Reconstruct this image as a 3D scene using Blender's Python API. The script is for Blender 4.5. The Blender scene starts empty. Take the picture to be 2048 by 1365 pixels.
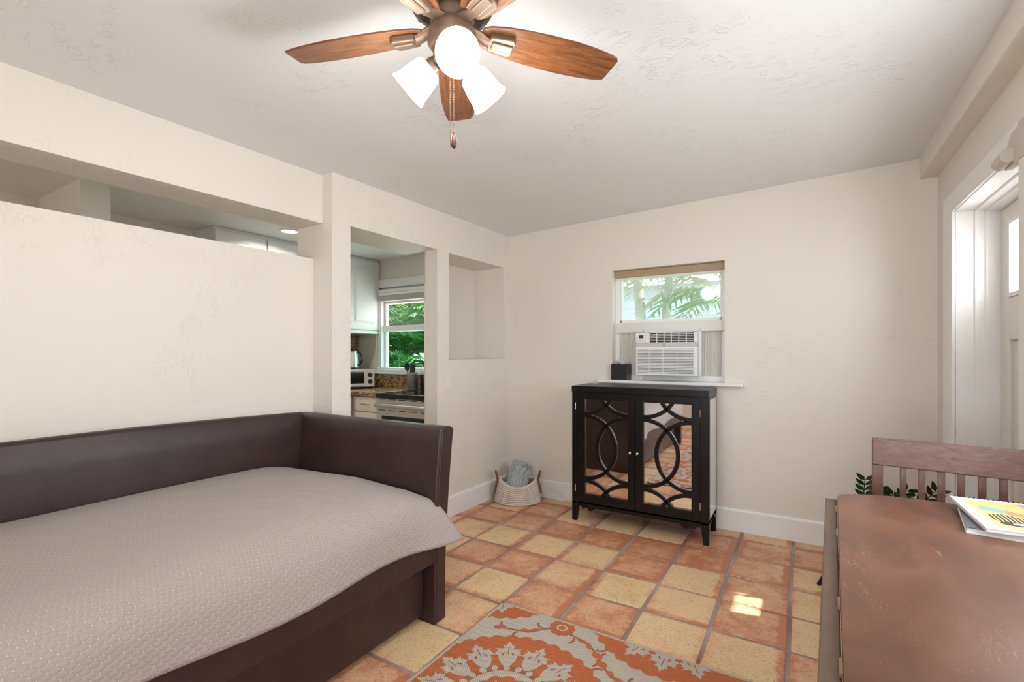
import bpy, bmesh, math, random
from mathutils import Matrix, Vector
random.seed(7)
PI = math.pi
SC = bpy.context.scene
COL = SC.collection

# ---------------------------------------------------------------- camera
CAMH = 1.25
cd = bpy.data.cameras.new('camera')
cam = bpy.data.objects.new('camera', cd); COL.objects.link(cam)
cam.location = (0, 0, CAMH)
cam.rotation_euler = (PI/2, 0, 0.5467)
cd.sensor_width = 36.0
cd.lens = 36.0*955/2048
cd.shift_y = 25.5/2048
cd.clip_start = 0.02
SC.camera = cam

# ---------------------------------------------------------------- world, sun, daylight, exposure
SC.view_settings.view_transform = 'Standard'
SC.view_settings.look = 'None'
SC.view_settings.gamma = 1
SC.view_settings.use_curve_mapping = False
SC.view_settings.exposure = 0.08
w = bpy.data.worlds.new('sky'); SC.world = w; w.use_nodes = True
wn = w.node_tree.nodes; wl = w.node_tree.links
bg = wn['Background']
bg.inputs[0].default_value = (0.86, 0.93, 1.0, 1); bg.inputs[1].default_value = 2.6

def area(name, loc, rot, sx, sy, power, col=(1, 1, 1)):
    l = bpy.data.lights.new(name, 'AREA'); l.shape = 'RECTANGLE'; l.size = sx; l.size_y = sy
    l.energy = power; l.color = col
    o = bpy.data.objects.new(name, l); COL.objects.link(o); o.location = loc; o.rotation_euler = rot
    return o
# daylight at rear opening, kitchen window, door panes; other area lamps are added fill
area('daylight_rear', (-0.35, -1.95, 1.25), (PI/2, 0, 0), 1.4, 1.4, 5, (0.92, 0.96, 1.0))
area('added_ceiling_fill', (-0.35, -1.93, 1.1), (math.radians(128), 0, 0), 1.4, 1.2, 32, (0.95, 0.98, 1.0))  # added lamp, tilted up to brighten the ceiling
area('added_side_fill', (0.74, 1.65, 1.42), (PI/2, 0, PI/2), 1.0, 1.0, 20, (0.88, 0.94, 1.0))  # added fill lamp in the unseen side window, lifts the left wall
area('daylight_kitchen', (-3.45, 3.95, 1.5), (PI/2, 0, PI), 1.0, 0.8, 9, (0.95, 0.98, 1.0))
area('added_kitchen_fill', (-3.4, -1.93, 1.3), (math.radians(105), 0, 0), 1.2, 1.4, 4, (1.0, 0.90, 0.74))  # added warm fill for the kitchen, from an unseen rear opening
area('daylight_door', (1.0, 2.9, 1.75), (PI/2, 0, PI/2), 0.7, 0.5, 13, (0.95, 0.98, 1.0))
sl = bpy.data.lights.new('sun', 'SUN'); sl.energy = 14.0; sl.angle = math.radians(0.6); sl.color = (1, 0.96, 0.88)
sun = bpy.data.objects.new('sun', sl); COL.objects.link(sun)
SUND = Vector((-1.12, -0.22, -1.70)).normalized()
sun.rotation_euler = SUND.to_track_quat('-Z', 'Y').to_euler()
sun.location = (3, 3, 5)

# ---------------------------------------------------------------- materials
def mat(name, col, rough=0.5, metal=0.0, spec=0.5, coat=0.0, emit=None, estr=0.0, alpha=None):
    m = bpy.data.materials.new(name); m.use_nodes = True
    b = m.node_tree.nodes['Principled BSDF']
    b.inputs['Base Color'].default_value = (*col, 1)
    b.inputs['Roughness'].default_value = rough
    b.inputs['Metallic'].default_value = metal
    b.inputs['Specular IOR Level'].default_value = spec
    b.inputs['Coat Weight'].default_value = coat
    if emit:
        b.inputs['Emission Color'].default_value = (*emit, 1); b.inputs['Emission Strength'].default_value = estr
    return m
class NT:
    def __init__(s, m):
        s.m = m; s.n = m.node_tree.nodes; s.l = m.node_tree.links; s.b = s.n['Principled BSDF']
    def node(s, t, **kw):
        n = s.n.new(t)
        for k, v in kw.items():
            if k.startswith('_'): setattr(n, k[1:], v)
            else: n.inputs[k.replace('__', ' ')].default_value = v
        return n
    def link(s, a, b): s.l.new(a, b)
    def coord(s, scale=(1, 1, 1), rot=(0, 0, 0), kind='Object'):
        t = s.n.new('ShaderNodeTexCoord'); mp = s.n.new('ShaderNodeMapping')
        mp.inputs['Scale'].default_value = scale; mp.inputs['Rotation'].default_value = rot
        s.link(t.outputs[kind], mp.inputs['Vector']); return mp.outputs['Vector']
    def noise(s, vec, scale, detail=4, rough=0.55, dist=0.0):
        n = s.node('ShaderNodeTexNoise', Scale=scale, Detail=detail, Roughness=rough, Distortion=dist)
        s.link(vec, n.inputs['Vector']); return n.outputs['Fac']
    def ramp(s, fac, stops):
        r = s.n.new('ShaderNodeValToRGB'); s.link(fac, r.inputs['Fac'])
        el = r.color_ramp.elements
        while len(el) < len(stops): el.new(0.5)
        for e, (p, c) in zip(el, stops):
            e.position = p; e.color = (*c, 1) if len(c) == 3 else c
        return r.outputs['Color']
    def math(s, op, a, b=None, c=None):
        n = s.n.new('ShaderNodeMath'); n.operation = op
        for i, x in enumerate((a, b, c)):
            if x is None: continue
            if isinstance(x, (int, float)): n.inputs[i].default_value = x
            else: s.link(x, n.inputs[i])
        return n.outputs[0]
    def mix(s, fac, a, b, mode='MIX'):
        n = s.n.new('ShaderNodeMix'); n.data_type = 'RGBA'; n.blend_type = mode
        for i, x in ((0, fac), (6, a), (7, b)):
            if isinstance(x, (int, float)): n.inputs[i].default_value = x
            elif isinstance(x, tuple): n.inputs[i].default_value = (*x, 1)
            else: s.link(x, n.inputs[i])
        return n.outputs[2]
    def bump(s, h, strength=0.3, dist=0.01, prev=None):
        n = s.n.new('ShaderNodeBump'); n.inputs['Strength'].default_value = strength; n.inputs['Distance'].default_value = dist
        s.link(h, n.inputs['Height'])
        if prev: s.link(prev, n.inputs['Normal'])
        return n.outputs['Normal']
    def color(s, o): s.link(o, s.b.inputs['Base Color'])
    def normal(s, o): s.link(o, s.b.inputs['Normal'])
    def rough(s, o): s.link(o, s.b.inputs['Roughness'])

def plaster(name, col, rough, strength, tscale=9.0, spec=0.35):
    m = mat(name, col, rough, spec=spec); t = NT(m)
    v = t.coord((1, 1, 1))
    # skip-trowel strokes: short ridges whose heading drifts, broken up by two masks
    v2 = t.coord((1.0, 2.6, 1.8), (0.3, 0.2, 0.6))
    a = t.noise(v2, tscale, 3, 0.5, 0.9)
    ridge = t.math('SUBTRACT', 1.0, t.math('MULTIPLY', t.math('ABSOLUTE', t.math('SUBTRACT', a, 0.5)), 22.0))
    ridge = t.math('MAXIMUM', ridge, 0.0)
    m1 = t.math('MULTIPLY', t.math('SUBTRACT', t.noise(v, 2.0, 2, 0.5), 0.44), 6.0)
    m2 = t.math('MULTIPLY', t.math('SUBTRACT', t.noise(v, 13.0, 2, 0.5), 0.46), 9.0)
    msk = t.math('MULTIPLY', t.math('MINIMUM', t.math('MAXIMUM', m1, 0.0), 1.0), t.math('MINIMUM', t.math('MAXIMUM', m2, 0.0), 1.0))
    fine = t.noise(v, 60, 3, 0.6)
    h = t.math('ADD', t.math('MULTIPLY', ridge, msk), t.math('MULTIPLY', fine, 0.12))
    h = t.math('ADD', h, t.math('MULTIPLY', t.noise(v, 3.5, 2, 0.5), 0.5))
    t.normal(t.bump(h, strength, 0.004))
    return m
M = {}
M['wall'] = plaster('cream_plaster', (0.80, 0.752, 0.69), 0.5, 0.4, 11.0)
M['ceil'] = plaster('ceiling_plaster', (0.80, 0.805, 0.81), 0.42, 0.55, 12.0, 0.45)
M['trim'] = mat('white_trim_paint', (0.87, 0.865, 0.86), 0.35)
M['white'] = mat('white_plastic', (0.83, 0.83, 0.83), 0.35)
M['offwhite'] = mat('off_white_paint', (0.78, 0.75, 0.70), 0.4)
M['ivory'] = mat('ivory_switch', (0.80, 0.76, 0.68), 0.35)
M['greyband'] = mat('warm_grey_plastic', (0.62, 0.57, 0.54), 0.4)
M['dark'] = mat('dark_cavity', (0.03, 0.027, 0.025), 0.6)
M['slot'] = mat('grille_slot', (0.16, 0.15, 0.15), 0.6)
M['black'] = mat('black_lacquer', (0.006, 0.0045, 0.004), 0.33, spec=0.3)
M['blackp'] = mat('black_plastic', (0.012, 0.012, 0.012), 0.35)
M['mirror'] = mat('mirror_glass', (0.88, 0.88, 0.88), 0.015, 1.0)
M['steel'] = mat('brushed_steel', (0.68, 0.66, 0.63), 0.34, 0.85)
M['chrome'] = mat('satin_nickel', (0.72, 0.70, 0.67), 0.22, 1.0)
M['tan'] = mat('tan_shade_cassette', (0.42, 0.31, 0.19), 0.6)
M['taupe'] = mat('taupe_shade', (0.60, 0.54, 0.47), 0.6)

def leather():
    m = mat('dark_brown_leather', (0.040, 0.021, 0.019), 0.40, spec=0.5); t = NT(m)
    v = t.coord()
    vo = t.node('ShaderNodeTexVoronoi', Scale=260.0); t.link(v, vo.inputs['Vector'])
    t.normal(t.bump(t.math('ADD', vo.outputs['Distance'], t.noise(v, 90, 2)), 0.16, 0.002))
    t.color(t.ramp(t.noise(v, 6, 3), [(0.3, (0.032, 0.016, 0.0155)), (0.7, (0.048, 0.025, 0.023))]))
    return m
M['leather'] = leather()

def wood(name, c0, c1, rough, scale, coat=0.0, bumpy=0.1, dens=1.0, spec=0.5, kind='Object'):
    m = mat(name, c0, rough, coat=coat, spec=spec); t = NT(m)
    v = t.coord(scale, kind=kind)
    n = t.noise(v, 6*dens, 6, 0.62, 0.6)
    n2 = t.noise(v, 38*dens, 4, 0.6, 0.2)
    f = t.math('ADD', t.math('MULTIPLY', n, 0.65), t.math('MULTIPLY', n2, 0.35))
    t.color(t.ramp(f, [(0.33, c0), (0.66, c1)]))
    t.normal(t.bump(n2, bumpy, 0.001))
    return m
M['chairwood'] = wood('dark_walnut_chair', (0.075, 0.032, 0.025), (0.17, 0.088, 0.068), 0.33, (3, 14, 14), 0.35)
M['chairwood_v'] = wood('dark_walnut_upright', (0.075, 0.032, 0.025), (0.17, 0.088, 0.068), 0.33, (14, 14, 2), 0.35)
M['fanwood'] = wood('fan_blade_oak', (0.075, 0.024, 0.009), (0.27, 0.105, 0.036), 0.42, (1, 10, 9), 0.1, dens=1.6, kind='UV')

def tablewood():
    m = mat('worn_cherry_table', (0.2, 0.08, 0.04), 0.3, coat=0.25); t = NT(m)
    t.b.inputs['Coat Roughness'].default_value = 0.22
    v = t.coord((2, 1, 2))
    n = t.noise(v, 3.2, 5, 0.6, 0.8)
    col = t.ramp(n, [(0.30, (0.082, 0.028, 0.015)), (0.52, (0.14, 0.046, 0.022)), (0.72, (0.185, 0.076, 0.038))])
    fine = t.noise(t.coord((6, 40, 6)), 12, 5, 0.7)
    col = t.mix(t.math('MULTIPLY', fine, 0.35), col, (0.10, 0.035, 0.02))
    # scratches: thin stretched streaks, and pale dust specks
    s1 = t.noise(t.coord((5, 1.0, 5), (0, 0, 1.25)), 16, 2, 0.5, 0.6)
    s1 = t.math('SUBTRACT', 1.0, t.math('MULTIPLY', t.math('ABSOLUTE', t.math('SUBTRACT', s1, 0.5)), 120.0))
    sm = t.math('MULTIPLY', t.math('SUBTRACT', t.noise(v, 4.5, 3, 0.6), 0.53), 9.0)
    sc = t.math('MULTIPLY', t.math('MAXIMUM', s1, 0.0), t.math('MINIMUM', t.math('MAXIMUM', sm, 0.0), 1.0))
    vo = t.node('ShaderNodeTexVoronoi', Scale=95.0); t.link(t.coord(), vo.inputs['Vector'])
    sp = t.math('LESS_THAN', vo.outputs['Distance'], 0.09)
    sp = t.math('MULTIPLY', sp, t.math('GREATER_THAN', t.noise(t.coord(), 30, 2), 0.52))
    mk = t.math('MINIMUM', t.math('ADD', t.math('MULTIPLY', sc, 0.45), t.math('MULTIPLY', sp, 0.35)), 1.0)
    col = t.mix(mk, col, (0.55, 0.45, 0.40))
    t.color(col)
    t.rough(t.math('ADD', 0.25, t.math('MULTIPLY', n, 0.22)))
    t.normal(t.bump(n, 0.12, 0.004))
    return m
M['table'] = tablewood()
M['leafwood'] = wood('brown_table_leaf', (0.075, 0.042, 0.027), (0.13, 0.078, 0.05), 0.5, (4, 1, 4), 0.1)
M['brass'] = mat('aged_brass', (0.45, 0.34, 0.2), 0.4, 1.0)
M['bronze'] = mat('brushed_bronze', (0.22, 0.155, 0.11), 0.42, 0.75)
M['bronzedark'] = mat('dark_bronze', (0.10, 0.055, 0.04), 0.4, 0.7)
M['shade'] = mat('lit_frosted_glass', (0.9, 0.9, 0.9), 0.4, emit=(1.0, 0.975, 0.94), estr=5.0)
M['bulb'] = mat('lit_bulb', (0.9, 0.9, 0.9), 0.4, emit=(1.0, 0.95, 0.88), estr=6.0)
M['canlight'] = mat('lit_downlight_lens', (0.9, 0.9, 0.9), 0.4, emit=(1.0, 0.98, 0.96), estr=2.2)

def tilemat():
    m = mat('saltillo_tile', (0.6, 0.35, 0.2), 0.42, spec=0.45); t = NT(m)
    at = t.node('ShaderNodeAttribute'); at.attribute_name = 'tone'
    uv = t.node('ShaderNodeTexCoord')
    v = t.coord()
    n = t.noise(v, 5.5, 5, 0.62, 0.5)
    n2 = t.noise(v, 22, 4, 0.65, 0.3)
    sep = t.node('ShaderNodeSeparateXYZ'); t.link(uv.outputs['UV'], sep.inputs[0])
    ex = t.math('ABSOLUTE', t.math('SUBTRACT', sep.outputs[0], 0.5)); ey = t.math('ABSOLUTE', t.math('SUBTRACT', sep.outputs[1], 0.5))
    edge = t.math('MULTIPLY', t.math('MAXIMUM', t.math('SUBTRACT', t.math('MAXIMUM', ex, ey), 0.36), 0.0), 3.2)
    bd = t.node('ShaderNodeAttribute'); bd.attribute_name = 'band'
    vs = t.node('ShaderNodeVectorMath'); vs.operation = 'SUBTRACT'; t.link(uv.outputs['UV'], vs.inputs[0]); vs.inputs[1].default_value = (0.5, 0.5, 0)
    vd = t.node('ShaderNodeVectorMath'); vd.operation = 'DOT_PRODUCT'; t.link(vs.outputs[0], vd.inputs[0]); t.link(bd.outputs['Vector'], vd.inputs[1])
    band = t.math('MULTIPLY', t.math('MINIMUM', t.math('MAXIMUM', t.math('MULTIPLY', t.math('SUBTRACT', t.math('ADD', vd.outputs['Value'], t.math('MULTIPLY', n2, 0.06)), 0.385), 14.0), 0.0), 1.0), 0.5)
    f = t.math('ADD', t.math('ADD', at.outputs['Fac'], band), t.math('MULTIPLY', t.math('SUBTRACT', n, 0.5), 1.4))
    f = t.math('ADD', f, t.math('MULTIPLY', edge, t.math('MULTIPLY', n2, 1.3)))
    f = t.math('ADD', f, t.math('MULTIPLY', t.math('SUBTRACT', n2, 0.5), 0.7))
    f = t.math('ADD', f, t.math('MULTIPLY', t.math('SUBTRACT', t.noise(v, 85, 4, 0.7), 0.5), 1.0))
    f = t.math('ADD', t.math('MULTIPLY', f, 0.75), 0.2)
    col = t.ramp(f, [(0.05, (0.70, 0.475, 0.225)), (0.26, (0.81, 0.595, 0.325)), (0.50, (0.78, 0.495, 0.275)), (0.73, (0.70, 0.355, 0.20)), (0.96, (0.55, 0.205, 0.10))])
    pit = t.noise(t.coord((1, 2.2, 1), (0, 0, 0.5)), 62, 3, 0.75)
    pm = t.math('MULTIPLY', t.math('MAXIMUM', t.math('SUBTRACT', pit, 0.57), 0.0), 14.0)
    pm = t.math('MULTIPLY', t.math('MINIMUM', pm, 1.0), 0.85)
    col = t.mix(pm, col, (0.30, 0.14, 0.06))
    t.color(col)
    t.normal(t.bump(t.math('SUBTRACT', t.math('MULTIPLY', n2, 0.6), pm), 0.18, 0.003))
    t.rough(t.math('ADD', 0.30, t.math('MULTIPLY', n2, 0.25)))
    return m
M['tile'] = tilemat()
def groutmat():
    m = mat('grey_brown_grout', (0.36, 0.25, 0.2), 0.8); t = NT(m)
    n = t.noise(t.coord(), 2.2, 4, 0.6)
    t.color(t.ramp(n, [(0.35, (0.26, 0.145, 0.105)), (0.65, (0.46, 0.38, 0.33))]))
    t.normal(t.bump(t.noise(t.coord(), 120, 3), 0.3, 0.003))
    return m
M['grout'] = groutmat()

def quilt():
    m = mat('taupe_quilted_cotton', (0.45, 0.385, 0.345), 0.75, spec=0.25); t = NT(m)
    tc = t.node('ShaderNodeTexCoord'); sep = t.node('ShaderNodeSeparateXYZ'); t.link(tc.outputs['UV'], sep.inputs[0])
    wob = t.noise(tc.outputs['UV'], 14, 2)
    u = t.math('ADD', sep.outputs[0], t.math('MULTIPLY', wob, 0.003)); v = t.math('ADD', sep.outputs[1], t.math('MULTIPLY', wob, 0.003))
    S = PI/0.0215
    su = t.math('ABSOLUTE', t.math('SINE', t.math('MULTIPLY', t.math('ADD', u, t.math('MULTIPLY', v, 0.55)), S)))
    sv = t.math('ABSOLUTE', t.math('SINE', t.math('MULTIPLY', t.math('SUBTRACT', t.math('MULTIPLY', v, 0.9), t.math('MULTIPLY', u, 0.5)), S)))
    puff = t.math('POWER', t.math('MULTIPLY', su, sv), 0.45)
    seam = t.math('LESS_THAN', t.math('MINIMUM', su, sv), 0.075)
    dot = t.math('LESS_THAN', t.math('MAXIMUM', su, sv), 0.21)
    fib = t.noise(t.coord((40, 240, 40), kind='Object'), 4, 3, 0.7)
    base = t.ramp(fib, [(0.3, (0.35, 0.30, 0.275)), (0.7, (0.43, 0.38, 0.35))])
    col = t.mix(t.math('MULTIPLY', seam, 0.55), base, (0.27, 0.25, 0.25))
    col = t.mix(t.math('MULTIPLY', dot, 0.6), col, (0.82, 0.80, 0.80))
    t.color(col)
    t.normal(t.bump(t.math('ADD', puff, t.math('MULTIPLY', fib, 0.1)), 0.34, 0.005))
    t.b.inputs['Sheen Weight'].default_value = 0.15
    return m
M['quilt'] = quilt()

def weave(name, c, rib=(1, 260, 1)):
    m = mat(name, c, 0.85, spec=0.15); t = NT(m)
    v = t.coord()
    wv = t.node('ShaderNodeTexWave', Scale=62.0, Distortion=1.2, Detail=2.0); wv.bands_direction = 'DIAGONAL'
    t.link(v, wv.inputs['Vector'])
    n = t.noise(v, 210, 2, 0.6)
    dk = tuple(x*0.5 for x in c); lt = tuple(min(1, x*1.12) for x in c)
    t.color(t.mix(t.math('MULTIPLY', t.math('ADD', wv.outputs['Fac'], n), 0.5), dk, lt))
    t.normal(t.bump(t.math('ADD', wv.outputs['Fac'], n), 0.35, 0.002))
    return m
M['rugbeige'] = weave('beige_flatweave', (0.63, 0.56, 0.47))
M['rugorange'] = weave('orange_flatweave', (0.62, 0.185, 0.075))
M['rugrust'] = weave('rust_flatweave', (0.47, 0.17, 0.085))

def granite():
    m = mat('brown_granite', (0.3, 0.2, 0.15), 0.25); t = NT(m); v = t.coord()
    vo = t.node('ShaderNodeTexVoronoi', Scale=140.0); t.link(v, vo.inputs['Vector'])
    n = t.noise(v, 70, 3, 0.7)
    s = t.node('ShaderNodeSeparateColor'); t.link(vo.outputs['Color'], s.inputs[0])
    t.color(t.ramp(t.math('ADD', t.math('MULTIPLY', s.outputs[0], 0.7), t.math('MULTIPLY', n, 0.3)),
            [(0.22, (0.03, 0.016, 0.012)), (0.42, (0.22, 0.09, 0.045)), (0.62, (0.40, 0.22, 0.10)), (0.86, (0.62, 0.46, 0.30))]))
    return m
M['granite'] = granite()
M['cabinet'] = mat('white_cabinet_paint', (0.80, 0.795, 0.79), 0.3)
M['creamcab'] = mat('cream_cabinet_paint', (0.76, 0.72, 0.63), 0.35)
M['cooktop'] = mat('black_ceramic_glass', (0.008, 0.008, 0.009), 0.06)
M['ovenglass'] = mat('dark_oven_glass', (0.015, 0.014, 0.014), 0.08)

def glassmat(name, tint=(1, 1, 1), gl=0.07, rough=0.02, fog=0.0):
    m = bpy.data.materials.new(name); m.use_nodes = True; n = m.node_tree.nodes; l = m.node_tree.links
    for x in list(n):
        if x.type != 'OUTPUT_MATERIAL': n.remove(x)
    out = n['Material Output']; tr = n.new('ShaderNodeBsdfTransparent'); tr.inputs[0].default_value = (*tint, 1)
    g = n.new('ShaderNodeBsdfGlossy'); g.inputs['Roughness'].default_value = rough
    mx = n.new('ShaderNodeMixShader'); mx.inputs[0].default_value = gl
    l.new(tr.outputs[0], mx.inputs[1]); l.new(g.outputs[0], mx.inputs[2])
    res = mx.outputs[0]
    if fog:
        df = n.new('ShaderNodeBsdfTranslucent'); df.inputs[0].default_value = (0.9, 0.96, 0.95, 1)
        m2 = n.new('ShaderNodeMixShader'); m2.inputs[0].default_value = fog
        l.new(res, m2.inputs[1]); l.new(df.outputs[0], m2.inputs[2]); res = m2.outputs[0]
    l.new(res, out.inputs['Surface']); return m
M['glass'] = glassmat('clear_pane')
M['fogglass'] = glassmat('misted_pane', (0.86, 0.97, 0.95), 0.06, 0.05, 0.10)
M['fogglass2'] = glassmat('dewy_pane', (0.62, 0.88, 0.80), 0.05, 0.05, 0.0)

def leafmat(name, c0, c1):
    m = mat(name, c0, 0.4, spec=0.4); t = NT(m)
    t.color(t.ramp(t.noise(t.coord(), 7, 3), [(0.3, c0), (0.7, c1)]))
    t.b.inputs['Transmission Weight'].default_value = 0.0
    return m
M['palm'] = leafmat('palm_green', (0.04, 0.17, 0.025), (0.16, 0.36, 0.05))
M['palmdry'] = leafmat('pale_palm', (0.42, 0.40, 0.22), (0.62, 0.58, 0.44))
M['darkpalm'] = leafmat('deep_green', (0.02, 0.12, 0.03), (0.10, 0.32, 0.05))
M['trunk'] = leafmat('palm_trunk_bark', (0.34, 0.31, 0.26), (0.52, 0.49, 0.43))
M['house'] = mat('pale_siding', (0.72, 0.73, 0.80), 0.7)
M['fence'] = mat('grey_green_fence', (0.40, 0.52, 0.50), 0.8)
M['ground'] = mat('garden_soil', (0.25, 0.22, 0.15), 0.9)
M['zz'] = leafmat('dark_houseplant', (0.008, 0.03, 0.012), (0.02, 0.065, 0.02))
M['rope'] = mat('cream_cotton_rope', (0.72, 0.64, 0.55), 0.8, spec=0.2)
M['strap'] = mat('brown_leather_strap', (0.19, 0.075, 0.045), 0.5)
M['paper'] = mat('white_paper', (0.86, 0.86, 0.85), 0.55)
M['pages'] = mat('page_edges', (0.74, 0.74, 0.72), 0.7)
M['cardboard'] = mat('greyboard', (0.52, 0.44, 0.37), 0.8)
M['slate'] = mat('slate_cover', (0.09, 0.095, 0.11), 0.35)
M['c_yellow'] = mat('ink_yellow', (0.82, 0.58, 0.24), 0.4)
M['c_teal'] = mat('ink_teal', (0.30, 0.47, 0.45), 0.4)
M['c_red'] = mat('ink_coral', (0.76, 0.28, 0.20), 0.4)
M['c_blue'] = mat('ink_blue', (0.30, 0.40, 0.68), 0.4)
M['c_grey'] = mat('ink_charcoal', (0.06, 0.06, 0.065), 0.4)
def throwmat():
    m = mat('striped_rag_weave', (0.5, 0.52, 0.52), 0.85, spec=0.15); t = NT(m)
    tc = t.node('ShaderNodeTexCoord'); mp = t.node('ShaderNodeMapping'); mp.inputs['Scale'].default_value = (17, 0.9, 1)
    t.link(tc.outputs['UV'], mp.inputs['Vector'])
    n = t.noise(mp.outputs['Vector'], 1.6, 3, 0.7)
    t.color(t.ramp(n, [(0.34, (0.03, 0.045, 0.06)), (0.41, (0.24, 0.32, 0.36)), (0.46, (0.70, 0.68, 0.62)), (0.51, (0.36, 0.44, 0.47)), (0.55, (0.05, 0.07, 0.09)), (0.60, (0.55, 0.60, 0.60)), (0.68, (0.78, 0.72, 0.62))]))
    t.normal(t.bump(n, 0.6, 0.01)); return m
M['throw'] = throwmat()
M['yellowknit'] = mat('pale_yellow_edge', (0.66, 0.54, 0.30), 0.85)
M['tissue'] = mat('white_tissue', (0.86, 0.88, 0.88), 0.8)

# ---------------------------------------------------------------- mesh helpers
ORG = {}
class MB:
    def __init__(s, T=None):
        s.v = []; s.f = []; s.mi = []; s.T = T; s.uv = None
    def add(s, vs, fs, mi=0):
        b = len(s.v)
        for p in vs:
            p = Vector(p)
            s.v.append(s.T @ p if s.T is not None else p)
        for f in fs:
            s.f.append([b+i for i in f]); s.mi.append(mi)
        return s
    def box(s, x0, x1, y0, y1, z0, z1, mi=0):
        return s.add([(x0,y0,z0),(x1,y0,z0),(x1,y1,z0),(x0,y1,z0),(x0,y0,z1),(x1,y0,z1),(x1,y1,z1),(x0,y1,z1)],
                     [(0,3,2,1),(4,5,6,7),(0,1,5,4),(1,2,6,5),(2,3,7,6),(3,0,4,7)], mi)
    def prism(s, poly, a0, a1, axis='z', mi=0):
        def P(u, v, a): return (u, v, a) if axis == 'z' else ((u, a, v) if axis == 'y' else (a, u, v))
        n = len(poly); vs = [P(u, v, a0) for u, v in poly]+[P(u, v, a1) for u, v in poly]
        fs = [tuple(range(n)), tuple(range(2*n-1, n-1, -1))]+[(i, i+n, (i+1) % n+n, (i+1) % n) for i in range(n)]
        return s.add(vs, fs, mi)
    def frame4(s, c0, c1, c2, c3): pass
    def cyl(s, p0, p1, r0, r1=None, n=16, mi=0, caps=True):
        r1 = r0 if r1 is None else r1
        return s.rings([(Vector(p0), r0), (Vector(p1), r1)], n, mi, caps)
    def rings(s, pr, n=12, mi=0, caps=True, flat=1.0):
        pts = [Vector(p) for p, _ in pr]; vs = []; fs = []
        ref = None
        for i, (p, r) in enumerate(pr):
            d = (pts[min(i+1, len(pts)-1)]-pts[max(i-1, 0)])
            d = d.normalized() if d.length > 1e-9 else Vector((0, 0, 1))
            if ref is None:
                ref = Vector((0, 0, 1)) if abs(d.z) < 0.9 else Vector((1, 0, 0))
            a = d.cross(ref).normalized(); b = d.cross(a).normalized(); ref = b.cross(d) if False else ref
            for k in range(n):
                t = 2*PI*k/n; vs.append(pts[i]+a*(r*math.cos(t))+b*(r*flat*math.sin(t)))
        m = len(pr)
        for i in range(m-1):
            for k in range(n):
                fs.append((i*n+k, i*n+(k+1) % n, (i+1)*n+(k+1) % n, (i+1)*n+k))
        if caps:
            fs.append(tuple(range(n-1, -1, -1))); fs.append(tuple((m-1)*n+k for k in range(n)))
        return s.add(vs, fs, mi)
    def tube(s, pts, r, n=8, mi=0, caps=True):
        return s.rings([(p, r) for p in pts], n, mi, caps)
    def lathe(s, prof, o=(0, 0, 0), ax=(0, 0, 1), n=32, mi=0, capa=False, capb=False):
        ax = Vector(ax).normalized(); ref = Vector((0, 0, 1)) if abs(ax.z) < 0.9 else Vector((1, 0, 0))
        a = ax.cross(ref).normalized(); b = ax.cross(a).normalized(); o = Vector(o); vs = []; fs = []
        for r, h in prof:
            for k in range(n):
                t = 2*PI*k/n; vs.append(o+ax*h+a*(r*math.cos(t))+b*(r*math.sin(t)))
        for i in range(len(prof)-1):
            for k in range(n):
                fs.append((i*n+k, i*n+(k+1) % n, (i+1)*n+(k+1) % n, (i+1)*n+k))
        if capa: fs.append(tuple(range(n)))
        if capb: fs.append(tuple((len(prof)-1)*n+k for k in range(n)))
        return s.add(vs, fs, mi)
    def grid(s, fn, nu, nv, mi=0, uvfn=None):
        vs = []; fs = []
        for i in range(nu+1):
            for j in range(nv+1): vs.append(fn(i/nu, j/nv))
        for i in range(nu):
            for j in range(nv):
                a = i*(nv+1)+j; fs.append((a, a+nv+1, a+nv+2, a+1))
        if uvfn: s.uv = [uvfn(i/nu, j/nv) for i in range(nu+1) for j in range(nv+1)]
        return s.add(vs, fs, mi)
    def build(s, name, mats, parent=None, smooth=False, bevel=0.0, seg=2, ang=40, solid=0.0, weld=False):
        if not isinstance(mats, (list, tuple)): mats = [mats]
        off = ORG.get(parent.name, Vector((0, 0, 0))) if parent else Vector((0, 0, 0))
        me = bpy.data.meshes.new(name)
        me.from_pydata([tuple(p-off) for p in s.v], [], s.f)
        for m in mats: me.materials.append(M[m] if isinstance(m, str) else m)
        me.polygons.foreach_set('material_index', s.mi)
        if s.uv:
            ul = me.uv_layers.new(name='UVMap')
            for lp in me.loops: ul.data[lp.index].uv = s.uv[lp.vertex_index]
        bm = bmesh.new(); bm.from_mesh(me)
        if weld: bmesh.ops.remove_doubles(bm, verts=bm.verts, dist=1e-5)
        bmesh.ops.recalc_face_normals(bm, faces=bm.faces); bm.to_mesh(me); bm.free()
        if smooth:
            for p in me.polygons: p.use_smooth = True
            try: me.set_sharp_from_angle(angle=math.radians(ang))
            except Exception: pass
        o = bpy.data.objects.new(name, me); COL.objects.link(o)
        if parent: o.parent = parent
        ORG[o.name] = off
        if solid:
            md = o.modifiers.new('solid', 'SOLIDIFY'); md.thickness = solid; md.offset = -1
        if bevel:
            md = o.modifiers.new('bevel', 'BEVEL'); md.width = bevel; md.segments = seg; md.limit_method = 'ANGLE'; md.angle_limit = math.radians(35)
            md.harden_normals = False
        return o
def tag(o, label, cat, group=None):
    o['label'] = label; o['category'] = cat
    if group: o['group'] = group
    return o
def thing(name, loc, label, cat, group=None):
    o = bpy.data.objects.new(name, None); COL.objects.link(o); o.location = loc; o.empty_display_size = 0.1
    ORG[o.name] = Vector(loc); return tag(o, label, cat, group)
def struct(o): o['kind'] = 'structure'; return o
def plabel(o, t): o['label'] = t; return o
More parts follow.
